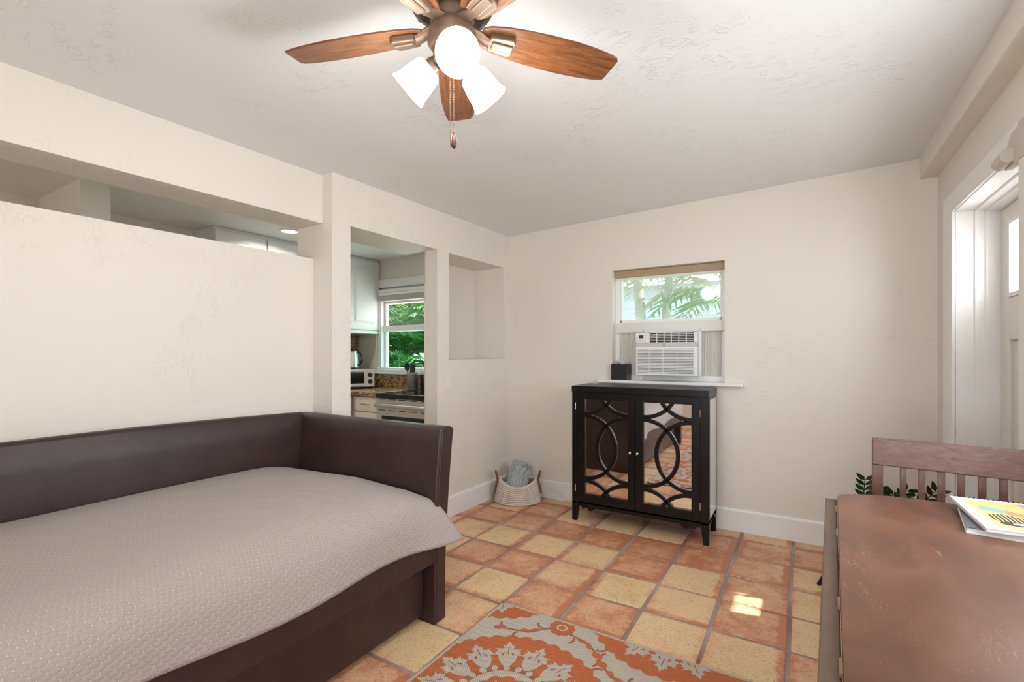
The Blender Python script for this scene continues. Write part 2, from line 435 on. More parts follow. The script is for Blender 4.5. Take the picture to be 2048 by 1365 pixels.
def copy_tree(o, delta, parent=None):
    c = o.copy(); COL.objects.link(c); c.parent = parent
    if parent is None: c.location = o.location+Vector(delta)
    for ch in list(o.children): copy_tree(ch, delta, c)
    return c
def RZ(deg, loc): return Matrix.Translation(Vector(loc)) @ Matrix.Rotation(math.radians(deg), 4, 'Z')
def arc(cx, cy, r, a0, a1, n):
    return [(cx+r*math.cos(math.radians(a0+(a1-a0)*i/n)), cy+r*math.sin(math.radians(a0+(a1-a0)*i/n))) for i in range(n+1)]
def lerp(a, b, t): return a+(b-a)*t
def sstep(a, b, x):
    t = min(1, max(0, (x-a)/(b-a))); return t*t*(3-2*t)

# ================================================================ the setting
WL = Matrix.Translation((-2.291, 3.706, 0)) @ Matrix.Rotation(-math.asin(0.0332), 4, 'Z')   # left wall: x = out into the room, y = along it, towards the far corner at 0
def ceilz(x): return 2.318+0.0345*(x+2.29)

# floor: grout bed with one slab per saltillo tile
PT = 0.309; GX = -1.597; GY = 2.319; GAP = 0.0165
TONE = {(0,0):.78,(0,1):.18,(0,2):.8,(0,3):.15,(0,4):.3,(-1,0):.72,(-1,1):.14,(-1,2):.66,(-1,3):.72,(-1,4):.2,(-2,1):.32,(-2,2):.68,(-2,3):.16,(-2,4):.7,
 (-3,2):.6,(-3,3):.72,(-3,4):.7,(-1,-1):.5,(0,-1):.06,(1,-1):.66,(2,-1):.68,(1,0):.42,(1,1):.2,(1,2):.85,(1,3):.14,(2,0):.02,(2,1):.72,(2,2):.84,(2,3):.15,(3,0):.2,(3,1):.12,
 (3,2):.86,(3,3):.8,(3,4):.5,(4,0):.66,(4,1):.6,(4,2):.64,(4,3):.66,(4,4):.34,(5,0):.14,(5,1):.2,(5,2):.16,(5,3):.64,(5,4):.36,(3,-1):.12,(4,-1):.18,(5,-1):.55,(0,-2):.42,(0,-3):.12,(0,-4):.62,(1,-2):.5,(-1,-2):.5,(-1,-3):.2}
fm = MB(); tones = []; uvs = []; sides = []
fm.box(-4.5, 1.1, -2.2, 3.95, -0.08, -0.0035, 0); tones += [0.5]*6; sides += [(0, 0, 0)]*6; uvs += [[(0, 0)]*4]*6
rr = random.Random(3)
for i in range(-15, 6):
    for j in range(-10, 9):
        x0 = GX+PT*j+GAP/2; y0 = GY+PT*i+GAP/2; x1 = x0+PT-GAP; y1 = y0+PT-GAP
        if x1 < -4.4 or x0 > 0.95: continue
        y1 = min(y1, 3.74 if x0 > -2.6 else 3.9)
        if y1-y0 < 0.02: continue
        jt = lambda: rr.uniform(-0.0028, 0.0028)
        c = [(x0+jt(), y0+jt()), (x1+jt(), y0+jt()), (x1+jt(), y1+jt()), (x0+jt(), y1+jt())]
        mx = sum(p[0] for p in c)/4; my = sum(p[1] for p in c)/4
        vs = []
        for k, zz in ((1.0, -0.005), (0.988, -0.0008), (0.965, 0.0)):
            for a in range(4):
                # two points per corner give slightly rounded corners
                p, q = c[a], c[(a+1) % 4]; pp = c[a-1]
                for tgt in (pp, q):
                    px = p[0]+(tgt[0]-p[0])*0.022; py = p[1]+(tgt[1]-p[1])*0.022
                    vs.append((mx+(px-mx)*k, my+(py-my)*k, zz))
        fs = [tuple(range(16, 24))]
        for lv in range(2):
            for a in range(8): fs.append((lv*8+a, lv*8+(a+1) % 8, lv*8+8+(a+1) % 8, lv*8+8+a))
        fm.add(vs, fs, 1)
        tn = TONE.get((j, i), rr.choice([0.12, 0.2, 0.3, 0.62, 0.7, 0.78]))
        tones += [tn]*len(fs)
        sd = rr.choice([(1, 0, 0), (-1, 0, 0), (0, 1, 0), (0, -1, 0), (0, -1, 0), (1, 0, 0), (0, 0, 0)]); sides += [sd]*len(fs)
        for f in fs: uvs.append([((vs[q][0]-x0)/(PT-GAP)+0, (vs[q][1]-y0)/(PT-GAP)) for q in f])
me = bpy.data.meshes.new('floor'); me.from_pydata([tuple(p) for p in fm.v], [], fm.f)
me.materials.append(M['grout']); me.materials.append(M['tile']); me.polygons.foreach_set('material_index', fm.mi)
at = me.attributes.new('tone', 'FLOAT', 'FACE'); at.data.foreach_set('value', tones)
at = me.attributes.new('band', 'FLOAT_VECTOR', 'FACE'); at.data.foreach_set('vector', [c for v_ in sides for c in v_])
ul = me.uv_layers.new(name='UVMap')
for p in me.polygons:
    for li, uvv in zip(p.loop_indices, uvs[p.index]): ul.data[li].uv = uvv
struct(bpy.data.objects.new('floor', me)); COL.objects.link(bpy.data.objects['floor'])

# ceiling of the room (rises slightly to the right) and of the kitchen
b = MB()
b.prism([(-2.64, ceilz(-2.64)), (1.1, ceilz(1.1)), (1.1, 2.62), (-2.64, 2.62)], -2.2, 3.9, 'y')
b.box(-4.6, -2.64, -2.2, 3.95, 2.28, 2.62)
struct(b.build('ceiling', 'ceil'))

# left wall: pillar, doorway to the kitchen, niche
b = MB(WL); TOP = 2.45; DT = 2.027
b.box(-.34, 0, -1.867, -1.737, 0, TOP)
b.box(-.34, 0, -1.737, -.961, DT, TOP)
po = [(0, -.961), (0, -.827), (-.33, -.66), (-.36, -.66), (-.36, -.72), (-.12, -.961)]
b.prism(po, 1.204, 2.024)
pl = [(0, -.961), (0, -.084), (-.36, -.084), (-.36, -.72), (-.12, -.961)]
b.prism(pl, 0, 1.204); b.prism(pl, 2.024, TOP)
b.box(-.36, 0, -.084, .0, 0, TOP)
b.box(-.36, -.33, -.70, -.084, 1.204, 2.024)
struct(b.build('wall_left', 'wall'))
# beam over the half wall, and the half wall behind the daybed
b = MB(WL); b.box(-.335, -.09, -6.0, -1.867, 2.027, TOP); struct(b.build('beam_left', 'wall'))
b = MB(WL); b.box(-.32, -.178, -6.0, -1.867, 0, 1.825); struct(b.build('wall_partition', 'wall'))
# far wall with the window opening
b = MB(); X0, X1, Z0, Z1 = -1.311, -.476, 1.03, 1.921
b.box(-2.66, X0, 3.706, 3.90, 0, 2.55); b.box(X1, 1.0, 3.706, 3.90, 0, 2.55)
b.box(X0, X1, 3.706, 3.90, 0, Z0); b.box(X0, X1, 3.706, 3.90, Z1, 2.55)
struct(b.build('wall_back', 'wall'))
# right wall with the entry recess and an unseen side window added to light the left wall
b = MB(); RX = .68
b.box(RX, 1.0, 3.31, 3.706, 0, 2.55); b.box(RX, 1.0, 2.467, 3.31, 1.99, 2.55)
b.box(RX, 1.0, 2.15, 2.467, 0, 2.55); b.box(RX, 1.0, 1.15, 2.15, 0, 0.92); b.box(RX, 1.0, 1.15, 2.15, 1.93, 2.55)
b.box(RX, 1.0, -2.1, 1.15, 0, 2.55)
struct(b.build('wall_right', 'wall'))
b = MB(); b.box(.597, .68, -2.0, 3.706, 2.293, 2.50); struct(b.build('beam_right', 'wall'))
# wall behind the camera, unseen glazed opening sized for its light; kitchen one added for fill
b = MB(); b.box(-4.5, -4.1, -2.1, -1.9, 0, 2.55); b.box(-2.75, -1.1, -2.1, -1.9, 0, 2.55); b.box(.40, 1.0, -2.1, -1.9, 0, 2.55)
b.box(-4.1, -2.75, -2.1, -1.9, 0, .55); b.box(-1.1, .40, -2.1, -1.9, 0, .5)
b.box(-4.1, -2.75, -2.1, -1.9, 2.05, 2.55); b.box(-1.1, .40, -2.1, -1.9, 2.0, 2.55)
struct(b.build('wall_front', 'wall'))
# kitchen walls
b = MB(); KX0, KX1 = -4.02, -2.9; KY = 3.76
b.box(-4.5, KX0, KY, 3.9, 0, 2.4); b.box(KX1, -2.6, KY, 3.9, 0, 2.4); b.box(KX0, KX1, KY, 3.9, 0, 1.06); b.box(KX0, KX1, KY, 3.9, 1.99, 2.4)
struct(b.build('wall_kitchen_back', 'wall'))
b = MB(); b.box(-4.5, -4.34, -2.1, 3.9, 0, 2.4); struct(b.build('wall_kitchen_left', 'wall'))
b = MB(); b.box(-4.34, -3.62, 1.075, 1.22, 0, 2.35); struct(b.build('wall_kitchen_stub', 'wall'))
# baseboards
b = MB(WL); b.prism([(0, 0), (.016, 0), (.016, .145), (.010, .157), (0, .157)], -.961, 0.0, 'y'); struct(b.build('baseboard_left', 'trim'))
b = MB(); b.prism([(3.706, 0), (3.69, 0), (3.69, .142), (3.696, .154), (3.706, .154)], -2.30, RX, 'x'); struct(b.build('baseboard_back', 'trim'))
b = MB(); b.prism([(RX, 0), (RX-.016, 0), (RX-.016, .142), (RX-.01, .154), (RX, .154)], 3.489, 3.69, 'y'); struct(b.build('baseboard_right', 'trim'))

# entry door: stepped jamb, casing, door with glazing
b = MB()
prof = [(3.345, .66), (3.345, .672), (3.308, .672), (3.308, .748), (3.297, .748), (3.297, .786), (3.287, .786), (3.287, .87), (3.345, .87)]
b.prism([(x, y) for y, x in prof], 0, 1.985)
b.prism([(x, z) for z, x in [(2.03, .66), (2.03, .672), (1.985, .672), (1.985, .748), (1.975, .748), (1.975, .786), (1.963, .786), (1.963, .87), (2.03, .87)]], 2.46, 3.345, 'y')
b.prism([(x, y) for y, x in [(2.43, .69), (2.467, .69), (2.467, .748), (2.477, .748), (2.477, .786), (2.487, .786), (2.487, .87), (2.43, .87)]], 0, 1.985)
b.box(.662, .68, 3.308, 3.489, 0, 1.99); b.box(.662, .68, 2.30, 3.489, 1.99, 2.09)
struct(b.build('trim_1', 'trim', bevel=.003))
dr = bpy.data.objects.new('door_1', None); COL.objects.link(dr); dr.location = (.87, 2.885, 0); ORG['door_1'] = Vector((.87, 2.885, 0)); struct(dr)
b = MB(); D0, D1 = 2.49, 3.284; dx0, dx1 = .842, .885
b.box(dx0, dx1, D1-.105, D1, .005, 1.962); b.box(dx0, dx1, D0, D0+.105, .005, 1.962); b.box(dx0, dx1, D0+.105, 2.738, 1.52, 1.885)  # solid infill on the hidden side of the door narrows the sun patch
b.box(dx0, dx1, D0+.105, D1-.105, 1.885, 1.962); b.box(dx0, dx1, D0+.105, D1-.105, 1.315, 1.52); b.box(dx0, dx1, D0+.105, D1-.105, .005, .22)
b.box(dx0+.015, dx1-.012, D0+.105, D1-.105, .22, 1.315)
b.box(dx0, dx1, 2.84, 2.93, .22, 1.315)
b.build('door_leaf', 'offwhite', dr, bevel=.004)
b = MB(); 
b.box(dx0-.006, dx0+.02, D1-.125, D1-.105, 1.52, 1.885); b.box(dx0-.006, dx0+.02, D0+.105, D0+.125, 1.52, 1.885)
b.box(dx0-.006, dx0+.02, D0+.125, D1-.125, 1.52, 1.54); b.box(dx0-.006, dx0+.02, D0+.125, D1-.125, 1.865, 1.885)
for yy in (2.738, 2.94): b.box(dx0, dx0+.02, yy, yy+.018, 1.54, 1.865)
b.build('glazing_bead', 'trim', dr, bevel=.002)
b = MB(); b.box(dx0+.008, dx0+.013, D0+.125, D1-.125, 1.54, 1.865); b.build('door_pane', 'glass', dr)
b = MB(); b.cyl((dx0-.001, D1-.135, .86), (dx0-.05, D1-.135, .86), .012); b.lathe([(.0, -.03), (.022, -.026), (.028, -.01), (.022, .006), (0, .01)], (dx0-.06, D1-.135, .86), (1, 0, 0), 16)
b = None
# near casing post of the entry, and the shade housing above it
b = MB(); b.box(.652, .68, 2.20, 2.376, 0, 1.965); struct(b.build('trim_2', 'offwhite', bevel=.003))
t = thing('shade_housing', (.64, 2.35, 1.93), 'off white painted shade housing fixed above the entry door frame', 'shade housing')
b = MB(); b.prism([(2.372, 2.069), (2.46, 2.062), (2.535, 1.995), (2.533, 1.965), (2.525, 1.945), (2.372, 1.931)], .655, .679, 'x'); b.build('end_bracket', 'taupe', t, bevel=.004)
b = MB(); b.box(.648, .679, 1.55, 2.368, 1.933, 2.069); b.build('valance', 'taupe', t, bevel=.004)
b = MB(); b.cyl((.644, 2.43, 1.975), (.644, 2.524, 1.972), .026, n=18); b.build('roller', 'taupe', t, smooth=True)

# window above the air conditioner
wn1 = bpy.data.objects.new('window_1', None); COL.objects.link(wn1); wn1.location = (-.89, 3.79, 1.03); ORG['window_1'] = Vector((-.89, 3.79, 1.03)); struct(wn1)
b = MB()
b.box(X0, X0+.035, 3.788, 3.86, 1.085, Z1-.07); b.box(X1-.03, X1, 3.788, 3.86, 1.085, Z1-.07); b.box(X0, X1, 3.788, 3.86, Z1-.07, Z1)
b.box(X0+.035, X0+.05, 3.80, 3.85, 1.43, Z1-.07); b.box(X1-.042, X1-.03, 3.80, 3.85, 1.43, Z1-.07); b.box(X0, X1, 3.80, 3.85, 1.50, 1.522)
b.box(X0, X1, 3.788, 3.86, 1.03, 1.085)
b.build('window_frame', 'trim', wn1, bevel=.003)
b = MB(); b.box(X0+.04, X1-.035, 3.822, 3.826, 1.49, 1.86); b.build('window_pane', 'fogglass', wn1)
b = MB(); b.box(X0+.003, X1-.003, 3.762, 3.80, 1.418, 1.497); sr = b.build('sash_rail', 'offwhite', wn1, bevel=.003)
for x in (-1.075, -.655):
    b = MB(); b.cyl((x, 3.7625, 1.432), (x, 3.760, 1.432), .0035, n=10); b.build('screw', 'dark', sr)
b = MB(); b.box(X0-.105, X1+.125, 3.648, 3.707, 1.018, 1.042); b.box(X0+.001, X1-.001, 3.707, 3.787, 1.018, 1.042); b.build('window_sill', 'trim', wn1, bevel=.005)
b = MB(); b.box(X0+.004, X1-.004, 3.757, 3.787, 1.864, 1.918); tag(b.build('roller_shade', 'tan', bevel=.004), 'tan roller shade cassette across the top of the small window', 'shade')

# kitchen window
wn2 = bpy.data.objects.new('window_2', None); COL.objects.link(wn2); wn2.location = (-3.46, 3.8, 1.06); ORG['window_2'] = Vector((-3.46, 3.8, 1.06)); struct(wn2)
b = MB()
b.box(KX0-.0, KX0+.055, 3.745, 3.86, 1.09, 1.91); b.box(KX1-.05, KX1, 3.77, 3.86, 1.06, 1.95); b.box(KX0, KX1, 3.735, 3.86, 1.06, 1.10); b.box(KX0, KX1, 3.79, 3.86, 1.80, 1.992)
b.box(KX0+.02, KX1, 3.775, 3.84, 1.495, 1.555); b.box(KX0+.055, KX0+.085, 3.79, 3.83, 1.10, 1.8)
b.box(KX0-.0, KX1, 3.735, 3.765, 1.915, 1.955); b.box(KX0-.03, KX1+.03, 3.742, 3.762, 1.975, 2.065)
b.box(KX0-.06, KX1+.03, 3.715, 3.765, 1.03, 1.075)
b.build('window_frame', 'trim', wn2, bevel=.003)
b = MB(); b.box(KX0+.07, KX1-.04, 3.812, 3.816, 1.54, 1.9); b.build('upper_pane', 'glass', wn2)
b = MB(); b.box(KX0+.07, KX1-.04, 3.802, 3.806, 1.09, 1.51); b.build('lower_pane', 'fogglass2', wn2)
# gathered blind
t = thing('window_blind', (-3.46, 3.76, 1.83), 'white slatted blind drawn up at the top of the kitchen window', 'blind')
b = MB(); b.box(KX0+.03, KX1-.03, 3.72, 3.775, 1.885, 1.912); b.build('headrail', 'trim', t, bevel=.003)
b = MB()
for k in range(9): b.box(KX0+.03, KX1-.03, 3.722+.003*(k % 2), 3.772, 1.824+.0068*k, 1.8275+.0068*k)
plabel(b.build('slat_stack', 'offwhite', t), 'stack of raised slats')
b = MB(); b.tube([(KX0+.02, 3.733, 1.82), (KX0-.01, 3.731, 1.4), (KX0-.015, 3.732, 1.2)], .004); b.build('tilt_wand', 'trim', t, smooth=True)

# glazing of unseen windows: side and kitchen rear ones added for fill, one behind camera
for nm, c, bars, pane in (('added_window_side', (.9, 1.65, .92), [(.88, .95, 1.15, 1.20, .92, 1.93), (.88, .95, 2.10, 2.15, .92, 1.93), (.88, .95, 1.20, 2.10, .92, .98), (.88, .95, 1.20, 2.10, 1.88, 1.93), (.89, .94, 1.20, 2.10, 1.40, 1.44)], (.912, .918, 1.19, 2.11, .97, 1.89)),
                      ('window_4', (-.35, -2.03, .5), [(-1.1, -1.05, -2.07, -2.0, .5, 2.0), (.35, .40, -2.07, -2.0, .5, 2.0), (-1.05, .35, -2.07, -2.0, .5, .56), (-1.05, .35, -2.07, -2.0, 1.94, 2.0), (-.37, -.33, -2.06, -2.01, .56, 1.94)], (-1.06, .36, -2.038, -2.032, .55, 1.95)),
                      ('added_window_kitchen', (-3.4, -2.03, .55), [(-4.1, -4.05, -2.07, -2.0, .55, 2.05), (-2.8, -2.75, -2.07, -2.0, .55, 2.05), (-4.05, -2.8, -2.07, -2.0, .55, .61), (-4.05, -2.8, -2.07, -2.0, 1.99, 2.05)], (-4.06, -2.79, -2.038, -2.032, .6, 2.0))):
    wo = bpy.data.objects.new(nm, None); COL.objects.link(wo); wo.location = c; ORG[nm] = Vector(c); struct(wo)
    b = MB()
    for q in bars: b.box(*q)
    b.build('window_frame', 'trim', wo, bevel=.003)
    b = MB(); b.box(*pane); b.build('window_pane', 'glass', wo)

# cord of the ac hanging, and floor cable
def rope(name, pts, r, m, label, cat, sub=6):
    P = [Vector(p) for p in pts]; out = []
    for i in range(len(P)-1):
        p0 = P[max(i-1, 0)]; p1 = P[i]; p2 = P[i+1]; p3 = P[min(i+2, len(P)-1)]
        for k in range(sub):
            t = k/sub; out.append(0.5*((2*p1)+(p2-p0)*t+(2*p0-5*p1+4*p2-p3)*t*t+(3*p1-p0-3*p2+p3)*t**3))
    out.append(P[-1]); b = MB(); b.tube(out, r, 8); return tag(b.build(name, m, smooth=True), label, cat)

# ================================================================ air conditioner
t = thing('air_conditioner', (-.865, 3.62, 1.085), 'white window air conditioner sitting in the small window above the black cabinet', 'air conditioner')
AX0, AX1, AY, AZ0, AZ1 = -1.089, -.641, 3.60, 1.087, 1.41
b = MB(); b.box(AX0+.006, AX1-.006, AY+.02, 3.83, AZ0+.004, AZ1-.004); b.build('cabinet_shell', 'white', t, bevel=.004)
b = MB(); b.box(AX1-.006, AX1+.012, AY+.06, AY+.135, AZ0-.002, AZ1+.004); b.build('side_bracket', 'white', t, bevel=.003)
b = MB(); b.box(AX0, AX1, AY, AY+.03, AZ0, 1.302); fr = b.build('front_panel', 'white', t, bevel=.006, seg=3)
b = MB()
for k in range(17):
    z = AZ0+.018+k*.0112; b.box(AX0+.018, AX1-.028, AY-.0012, AY+.004, z, z+.0036)
plabel(b.build('intake_slot', 'slot', fr), 'rows of narrow intake slots')
b = MB()
for k in range(16):
    z = AZ0+.018+k*.0112+.0038; b.box(AX0+.014, AX1-.024, AY-.007, AY+.002, z, z+.0066)
for xx in (-.985, -.885, -.785): b.box(xx, xx+.004, AY-.0055, AY+.002, AZ0+.016, AZ0+.205)
b.build('louvre', 'white', fr, bevel=.0012)
b = MB(); b.box(AX0, AX1, AY+.003, AY+.03, 1.302, 1.329); bd = b.build('badge_band', 'greyband', t, bevel=.003)
b = MB(); b.lathe([(.0085, 0), (.0105, .002), (.0105, .004), (.0085, .004)], (-.874, AY+.004, 1.3155), (0, -1, 0), 24)
# script-like monogram inside the ring
b.tube([(-.8765+.003*math.cos(a), AY+.0005, 1.3155+.0045*math.sin(a)) for a in [PI*.3+i*PI*.2 for i in range(8)]], .0009, 6)
b.tube([(-.8715+.0025*math.cos(a), AY+.0005, 1.3155+.0045*math.sin(a)) for a in [PI*.25+i*PI*.21 for i in range(8)]], .0009, 6)
b.build('round_badge', 'chrome', bd, smooth=True)
b = MB(); b.box(AX0, AX0+.098, AY+.002, AY+.03, 1.329, AZ1); cp = b.build('control_panel', 'white', t, bevel=.004)
b = MB(); b.box(AX0+.028, AX0+.060, AY-.0005, AY+.004, 1.366, 1.389); plabel(b.build('display', 'dark', cp), 'small dark display')
b = MB()
for (xx, zz) in [(.016, .345), (.016, .358), (.016, .371), (.036, .350), (.052, .350), (.036, .338), (.054, .338), (.072, .338), (.072, .356), (.072, .370), (.072, .384)]:
    b.box(AX0+xx-.005, AX0+xx+.005, AY-.0004, AY+.003, 1+zz-.0025, 1+zz+.0025)
b.build('button', 'greyband', cp)
b = MB(); b.box(AX0+.10, AX1-.014, AY+.0155, AY+.029, 1.331, AZ1-.002); b.build('vent_recess', 'dark', t)
b = MB()
b.box(AX0+.098, AX0+.106, AY+.003, AY+.03, 1.329, AZ1); b.box(AX1-.026, AX1, AY+.003, AY+.03, 1.329, AZ1)
b.box(AX0+.098, AX1-.012, AY+.003, AY+.03, 1.329, 1.3345); b.box(AX0+.098, AX1-.012, AY+.003, AY+.03, 1.404, AZ1)
for k in range(5): b.box(AX0+.104, AX1-.02, AY+.006, AY+.014, 1.3455+k*.0115, 1.3495+k*.0115)
for k in range(1, 6): b.box(AX0+.106+k*.0527-.0025, AX0+.106+k*.0527+.0025, AY+.004, AY+.016, 1.333, 1.405)
b.build('vent_grille', 'white', t, bevel=.001)
def accordion(x0, x1, n):
    b = MB(); pts = []
    for i in range(2*n+1):
        pts.append((lerp(x0, x1, i/(2*n)), 3.79+(.012 if i % 2 else 0)))
    for i in range(2*n):
        (xa, ya), (xb, yb) = pts[i], pts[i+1]
        b.add([(xa, ya, 1.085), (xb, yb, 1.085), (xb, yb, 1.425), (xa, ya, 1.425)], [(0, 1, 2, 3)])
    return b
for x0, x1 in ((X0+.02, AX0+.01), (AX1-.01, X1-.03)):
    accordion(x0, x1, 9).build('side_curtain', 'offwhite', t, solid=.002)

# power cord over the sill
rope('power_cord', [(-1.045, 3.655, 1.085), (-1.06, 3.640, 1.06), (-1.066, 3.636, 1.04), (-1.066, 3.640, 1.019)], .004, 'white', 'short white power cord looping over the window sill', 'cord')

# tissue box
t = thing('tissue_box', (-1.24, 3.7, 1.042), 'black cube tissue box on the left end of the window sill', 'tissue box')
b = MB(); b.box(-1.304, -1.178, 3.657, 3.783, 1.042, 1.168); b.build('box_cover', 'blackp', t, bevel=.003)
b = MB()
def tis(u, v):
    a = 2*PI*u; r = .012+.045*v*(0.75+.25*math.sin(3*a+1)); return (-1.243+r*math.cos(a), 3.72+r*.7*math.sin(a), 1.166+.022*v+.010*v*math.sin(5*a))
b.grid(tis, 36, 6); plabel(b.build('tissue', 'tissue', t, smooth=True), 'white tissue puffing out of the top')

# ================================================================ mirrored cabinet
CX0, CX1, CY0, CY1 = -1.483, -.52, 3.31, 3.64
t = thing('mirrored_cabinet', (-1.0, 3.47, 0), 'black two-door cabinet with curved fretwork over mirrored doors, under the window', 'cabinet')
b = MB(); b.box(CX0-.002, CX1+.002, CY0-.008, CY1+.003, .966, 1.01); b.build('cabinet_top', 'black', t, bevel=.003)
b = MB()
b.box(CX0, CX0+.022, CY0+.0, CY1, .135, .966); b.box(CX1-.022, CX1, CY0, CY1, .135, .966); b.box(CX0, CX1, CY1-.012, CY1, .135, .966)
b.box(CX0, CX1, CY0, CY1, .135, .155); b.box(CX0, CX1, CY0+.022, CY0+.03, .155, .966)
b.box(CX0, CX0+.028, CY0-.004, CY0+.02, .13, .966); b.box(CX1-.05, CX1, CY0-.004, CY0+.02, .13, .966); b.box(CX0, CX1, CY0, CY0+.02, .955, .966)
b.build('carcass', 'black', t, bevel=.002)
b = MB(); b.box(CX0-.0012, CX0+.001, CY0+.045, CY1-.040, .165, .945); b.build('side_mirror', 'mirror', t)
b = MB(); b.box(CX1-.001, CX1+.0012, CY0+.045, CY1-.040, .165, .945); b.build('side_mirror', 'mirror', t)
# scalloped apron between the front feet and arched aprons on the sides
def apron(L):
    top = [(0, .150), (L, .150)]; n = 60; low = []
    for i in range(n+1):
        s = L*i/n; e = min(s, L-s)
        if e < .03: z = .112-.0*e
        elif e < .07: z = .112-.020*math.sin((e-.03)/.04*PI)
        elif e < .14: z = .112-.026*math.sin((e-.07)/.07*PI)
        else: z = .112-.004*0
        low.append((s, z))
    return top+low[::-1]
b = MB(Matrix.Translation((CX0+.04, 0, 0))); b.prism(apron(CX1-CX0-.08), CY0, CY0+.018, 'y'); b.build('apron', 'black', t)
for sx in (CX0, CX1-.018):
    b = MB(); b.prism([(CY0+.03, .155), (CY1-.02, .155), (CY1-.03, .10)]+[(lerp(CY1-.05, CY0+.06, i/10), .10+.038*math.sin(i/10*PI)**.6) for i in range(11)]+[(CY0+.04, .10)], sx, sx+.018, 'x'); b.build('side_apron', 'black', t)
for x0, sx in ((CX0, 1), (CX1, -1)):
    for y0, sy in ((CY0-.004, 1), (CY1, -1)):
        b = MB(); vs = []
        for k, wdt, z in ((0, .034, 0), (1, .052, .15)):
            xa, xb = sorted((x0, x0+sx*wdt)); ya, yb = sorted((y0, y0+sy*wdt))
            vs += [(xa, ya, z), (xb, ya, z), (xb, yb, z), (xa, yb, z)]
        b.add(vs, [(0, 3, 2, 1), (4, 5, 6, 7), (0, 1, 5, 4), (1, 2, 6, 5), (2, 3, 7, 6), (3, 0, 4, 7)]); b.build('leg', 'black', t, bevel=.003)
def ribbon(b, pts, wd, y0, y1):
    n = len(pts); L = []; R = []
    for i, (x, z) in enumerate(pts):
        xa, za = pts[max(i-1, 0)]; xb, zb = pts[min(i+1, n-1)]; dx, dz = xb-xa, zb-za; l = math.hypot(dx, dz) or 1
        L.append((x-dz/l*wd/2, z+dx/l*wd/2)); R.append((x+dz/l*wd/2, z-dx/l*wd/2))
    vs = []
    for l, r in zip(L, R): vs += [(l[0], y0+.004, l[1]), (lerp(l[0], r[0], .2), y0, lerp(l[1], r[1], .2)), (lerp(l[0], r[0], .8), y0, lerp(l[1], r[1], .8)), (r[0], y0+.004, r[1]), (r[0], y1, r[1]), (l[0], y1, l[1])]
    fs = []
    for i in range(n-1):
        for k in range(6): fs.append((6*i+k, 6*i+(k+1) % 6, 6*i+6+(k+1) % 6, 6*i+6+k))
    b.add(vs, fs)
for (ox0, ox1, dl, drr, kx, hx) in ((-1.379, -1.056, CX0+.028, -1.008, -1.034, CX0+.030), (-.946, -.627, -1.005, CX1-.05, -.983, CX1-.052)):
    d = bpy.data.objects.new('door', None)
    b = MB(); oz0, oz1 = .209, .912; dz0, dz1 = .148, .956; yy = CY0-.004
    b.box(dl, ox0, yy, yy+.022, dz0, dz1); b.box(ox1, drr, yy, yy+.022, dz0, dz1); b.box(ox0, ox1, yy, yy+.022, oz1, dz1); b.box(ox0, ox1, yy, yy+.022, dz0, oz0)
    door = b.build('door', 'black', t, bevel=.002); bpy.data.objects.remove(d)
    b = MB(); b.box(ox0-.005, ox1+.005, yy+.016, yy+.021, oz0-.005, oz1+.005); b.build('mirror_panel', 'mirror', door)
    b = MB(); W = ox1-ox0; zc = (oz0+oz1)/2; R = .2316
    for side in (0, 1):
        cx = ox0 if side == 0 else ox1
        for kk in (-1, 0, 1):
            cz = zc-.002+kk*.4825; seg = []
            for i in range(121):
                a = math.radians(-90+180*i/120); x = cx+(R*math.cos(a))*(1 if side == 0 else -1); z = cz+R*math.sin(a)
                ok = oz0-.004 <= z <= oz1+.004 and ox0-.002 <= x <= ox1+.002
                if ok: seg.append((x, z))
                if (not ok or i == 120) and len(seg) > 2:
                    ribbon(b, seg, .027, yy+.003, yy+.016); seg = []
                elif not ok: seg = []
    b.build('fretwork', 'black', door)
    b = MB(); b.lathe([(.006, 0), (.0045, -.006), (.0055, -.012), (.0105, -.016), (.0115, -.022), (.009, -.028), (0, -.03)], (kx, yy, .555), (0, 1, 0), 18)
    plabel(b.build('knob', 'chrome', door, smooth=True), 'small silver knob')
    for z in (.25, .86):
        b = MB(); b.cyl((hx, yy-.003, z-.025), (hx, yy-.003, z+.025), .0032, n=10); b.build('hinge', 'chrome', door)

# ================================================================ basket with throws, cable on the floor
BX, BY = -2.055, 3.472
t = thing('rope_basket', (BX, BY, 0), 'cream coiled rope basket with brown leather handles standing in the corner', 'basket')
BR = Matrix.Rotation(math.radians(31), 4, 'Z')
def bk(a, v, inset=0.0):
    # lobed oval: wide base, narrower dipped rim; v 0..1 height
    rx = lerp(.188, .150, v**1.3)-inset; ry = lerp(.125, .095, v)-inset
    dip = 0.5+0.5*math.cos(2*a)
    z = .002+v*(.138+.056*dip)
    return BR @ Vector((rx*math.cos(a), ry*math.sin(a), z))
b = MB(); NC = 10
def prof(v): return v
def wallf(u, v):
    a = 2*PI*u; k = v*NC; fr_ = k-math.floor(k); bulge = .012*abs(math.sin(PI*k))
    p = bk(a, v, -bulge); return Vector((BX, BY, 0))+p
b.grid(wallf, 72, NC*6)
def wallin(u, v): return Vector((BX, BY, 0))+bk(2*PI*u, v, .006)
b.grid(wallin, 72, 12)
def bot(u, v):
    p = bk(2*PI*u, 0); return Vector((BX, BY, .004))+Vector((p.x*v, p.y*v, 0))
b.grid(bot, 72, 2)
b.build('woven_body', 'rope', t, smooth=True, ang=80)
b = MB(); b.tube([Vector((BX, BY, 0))+bk(2*PI*i/72, 1.0, .002) for i in range(73)], .0065, 8); b.build('rim', 'rope', t, smooth=True)
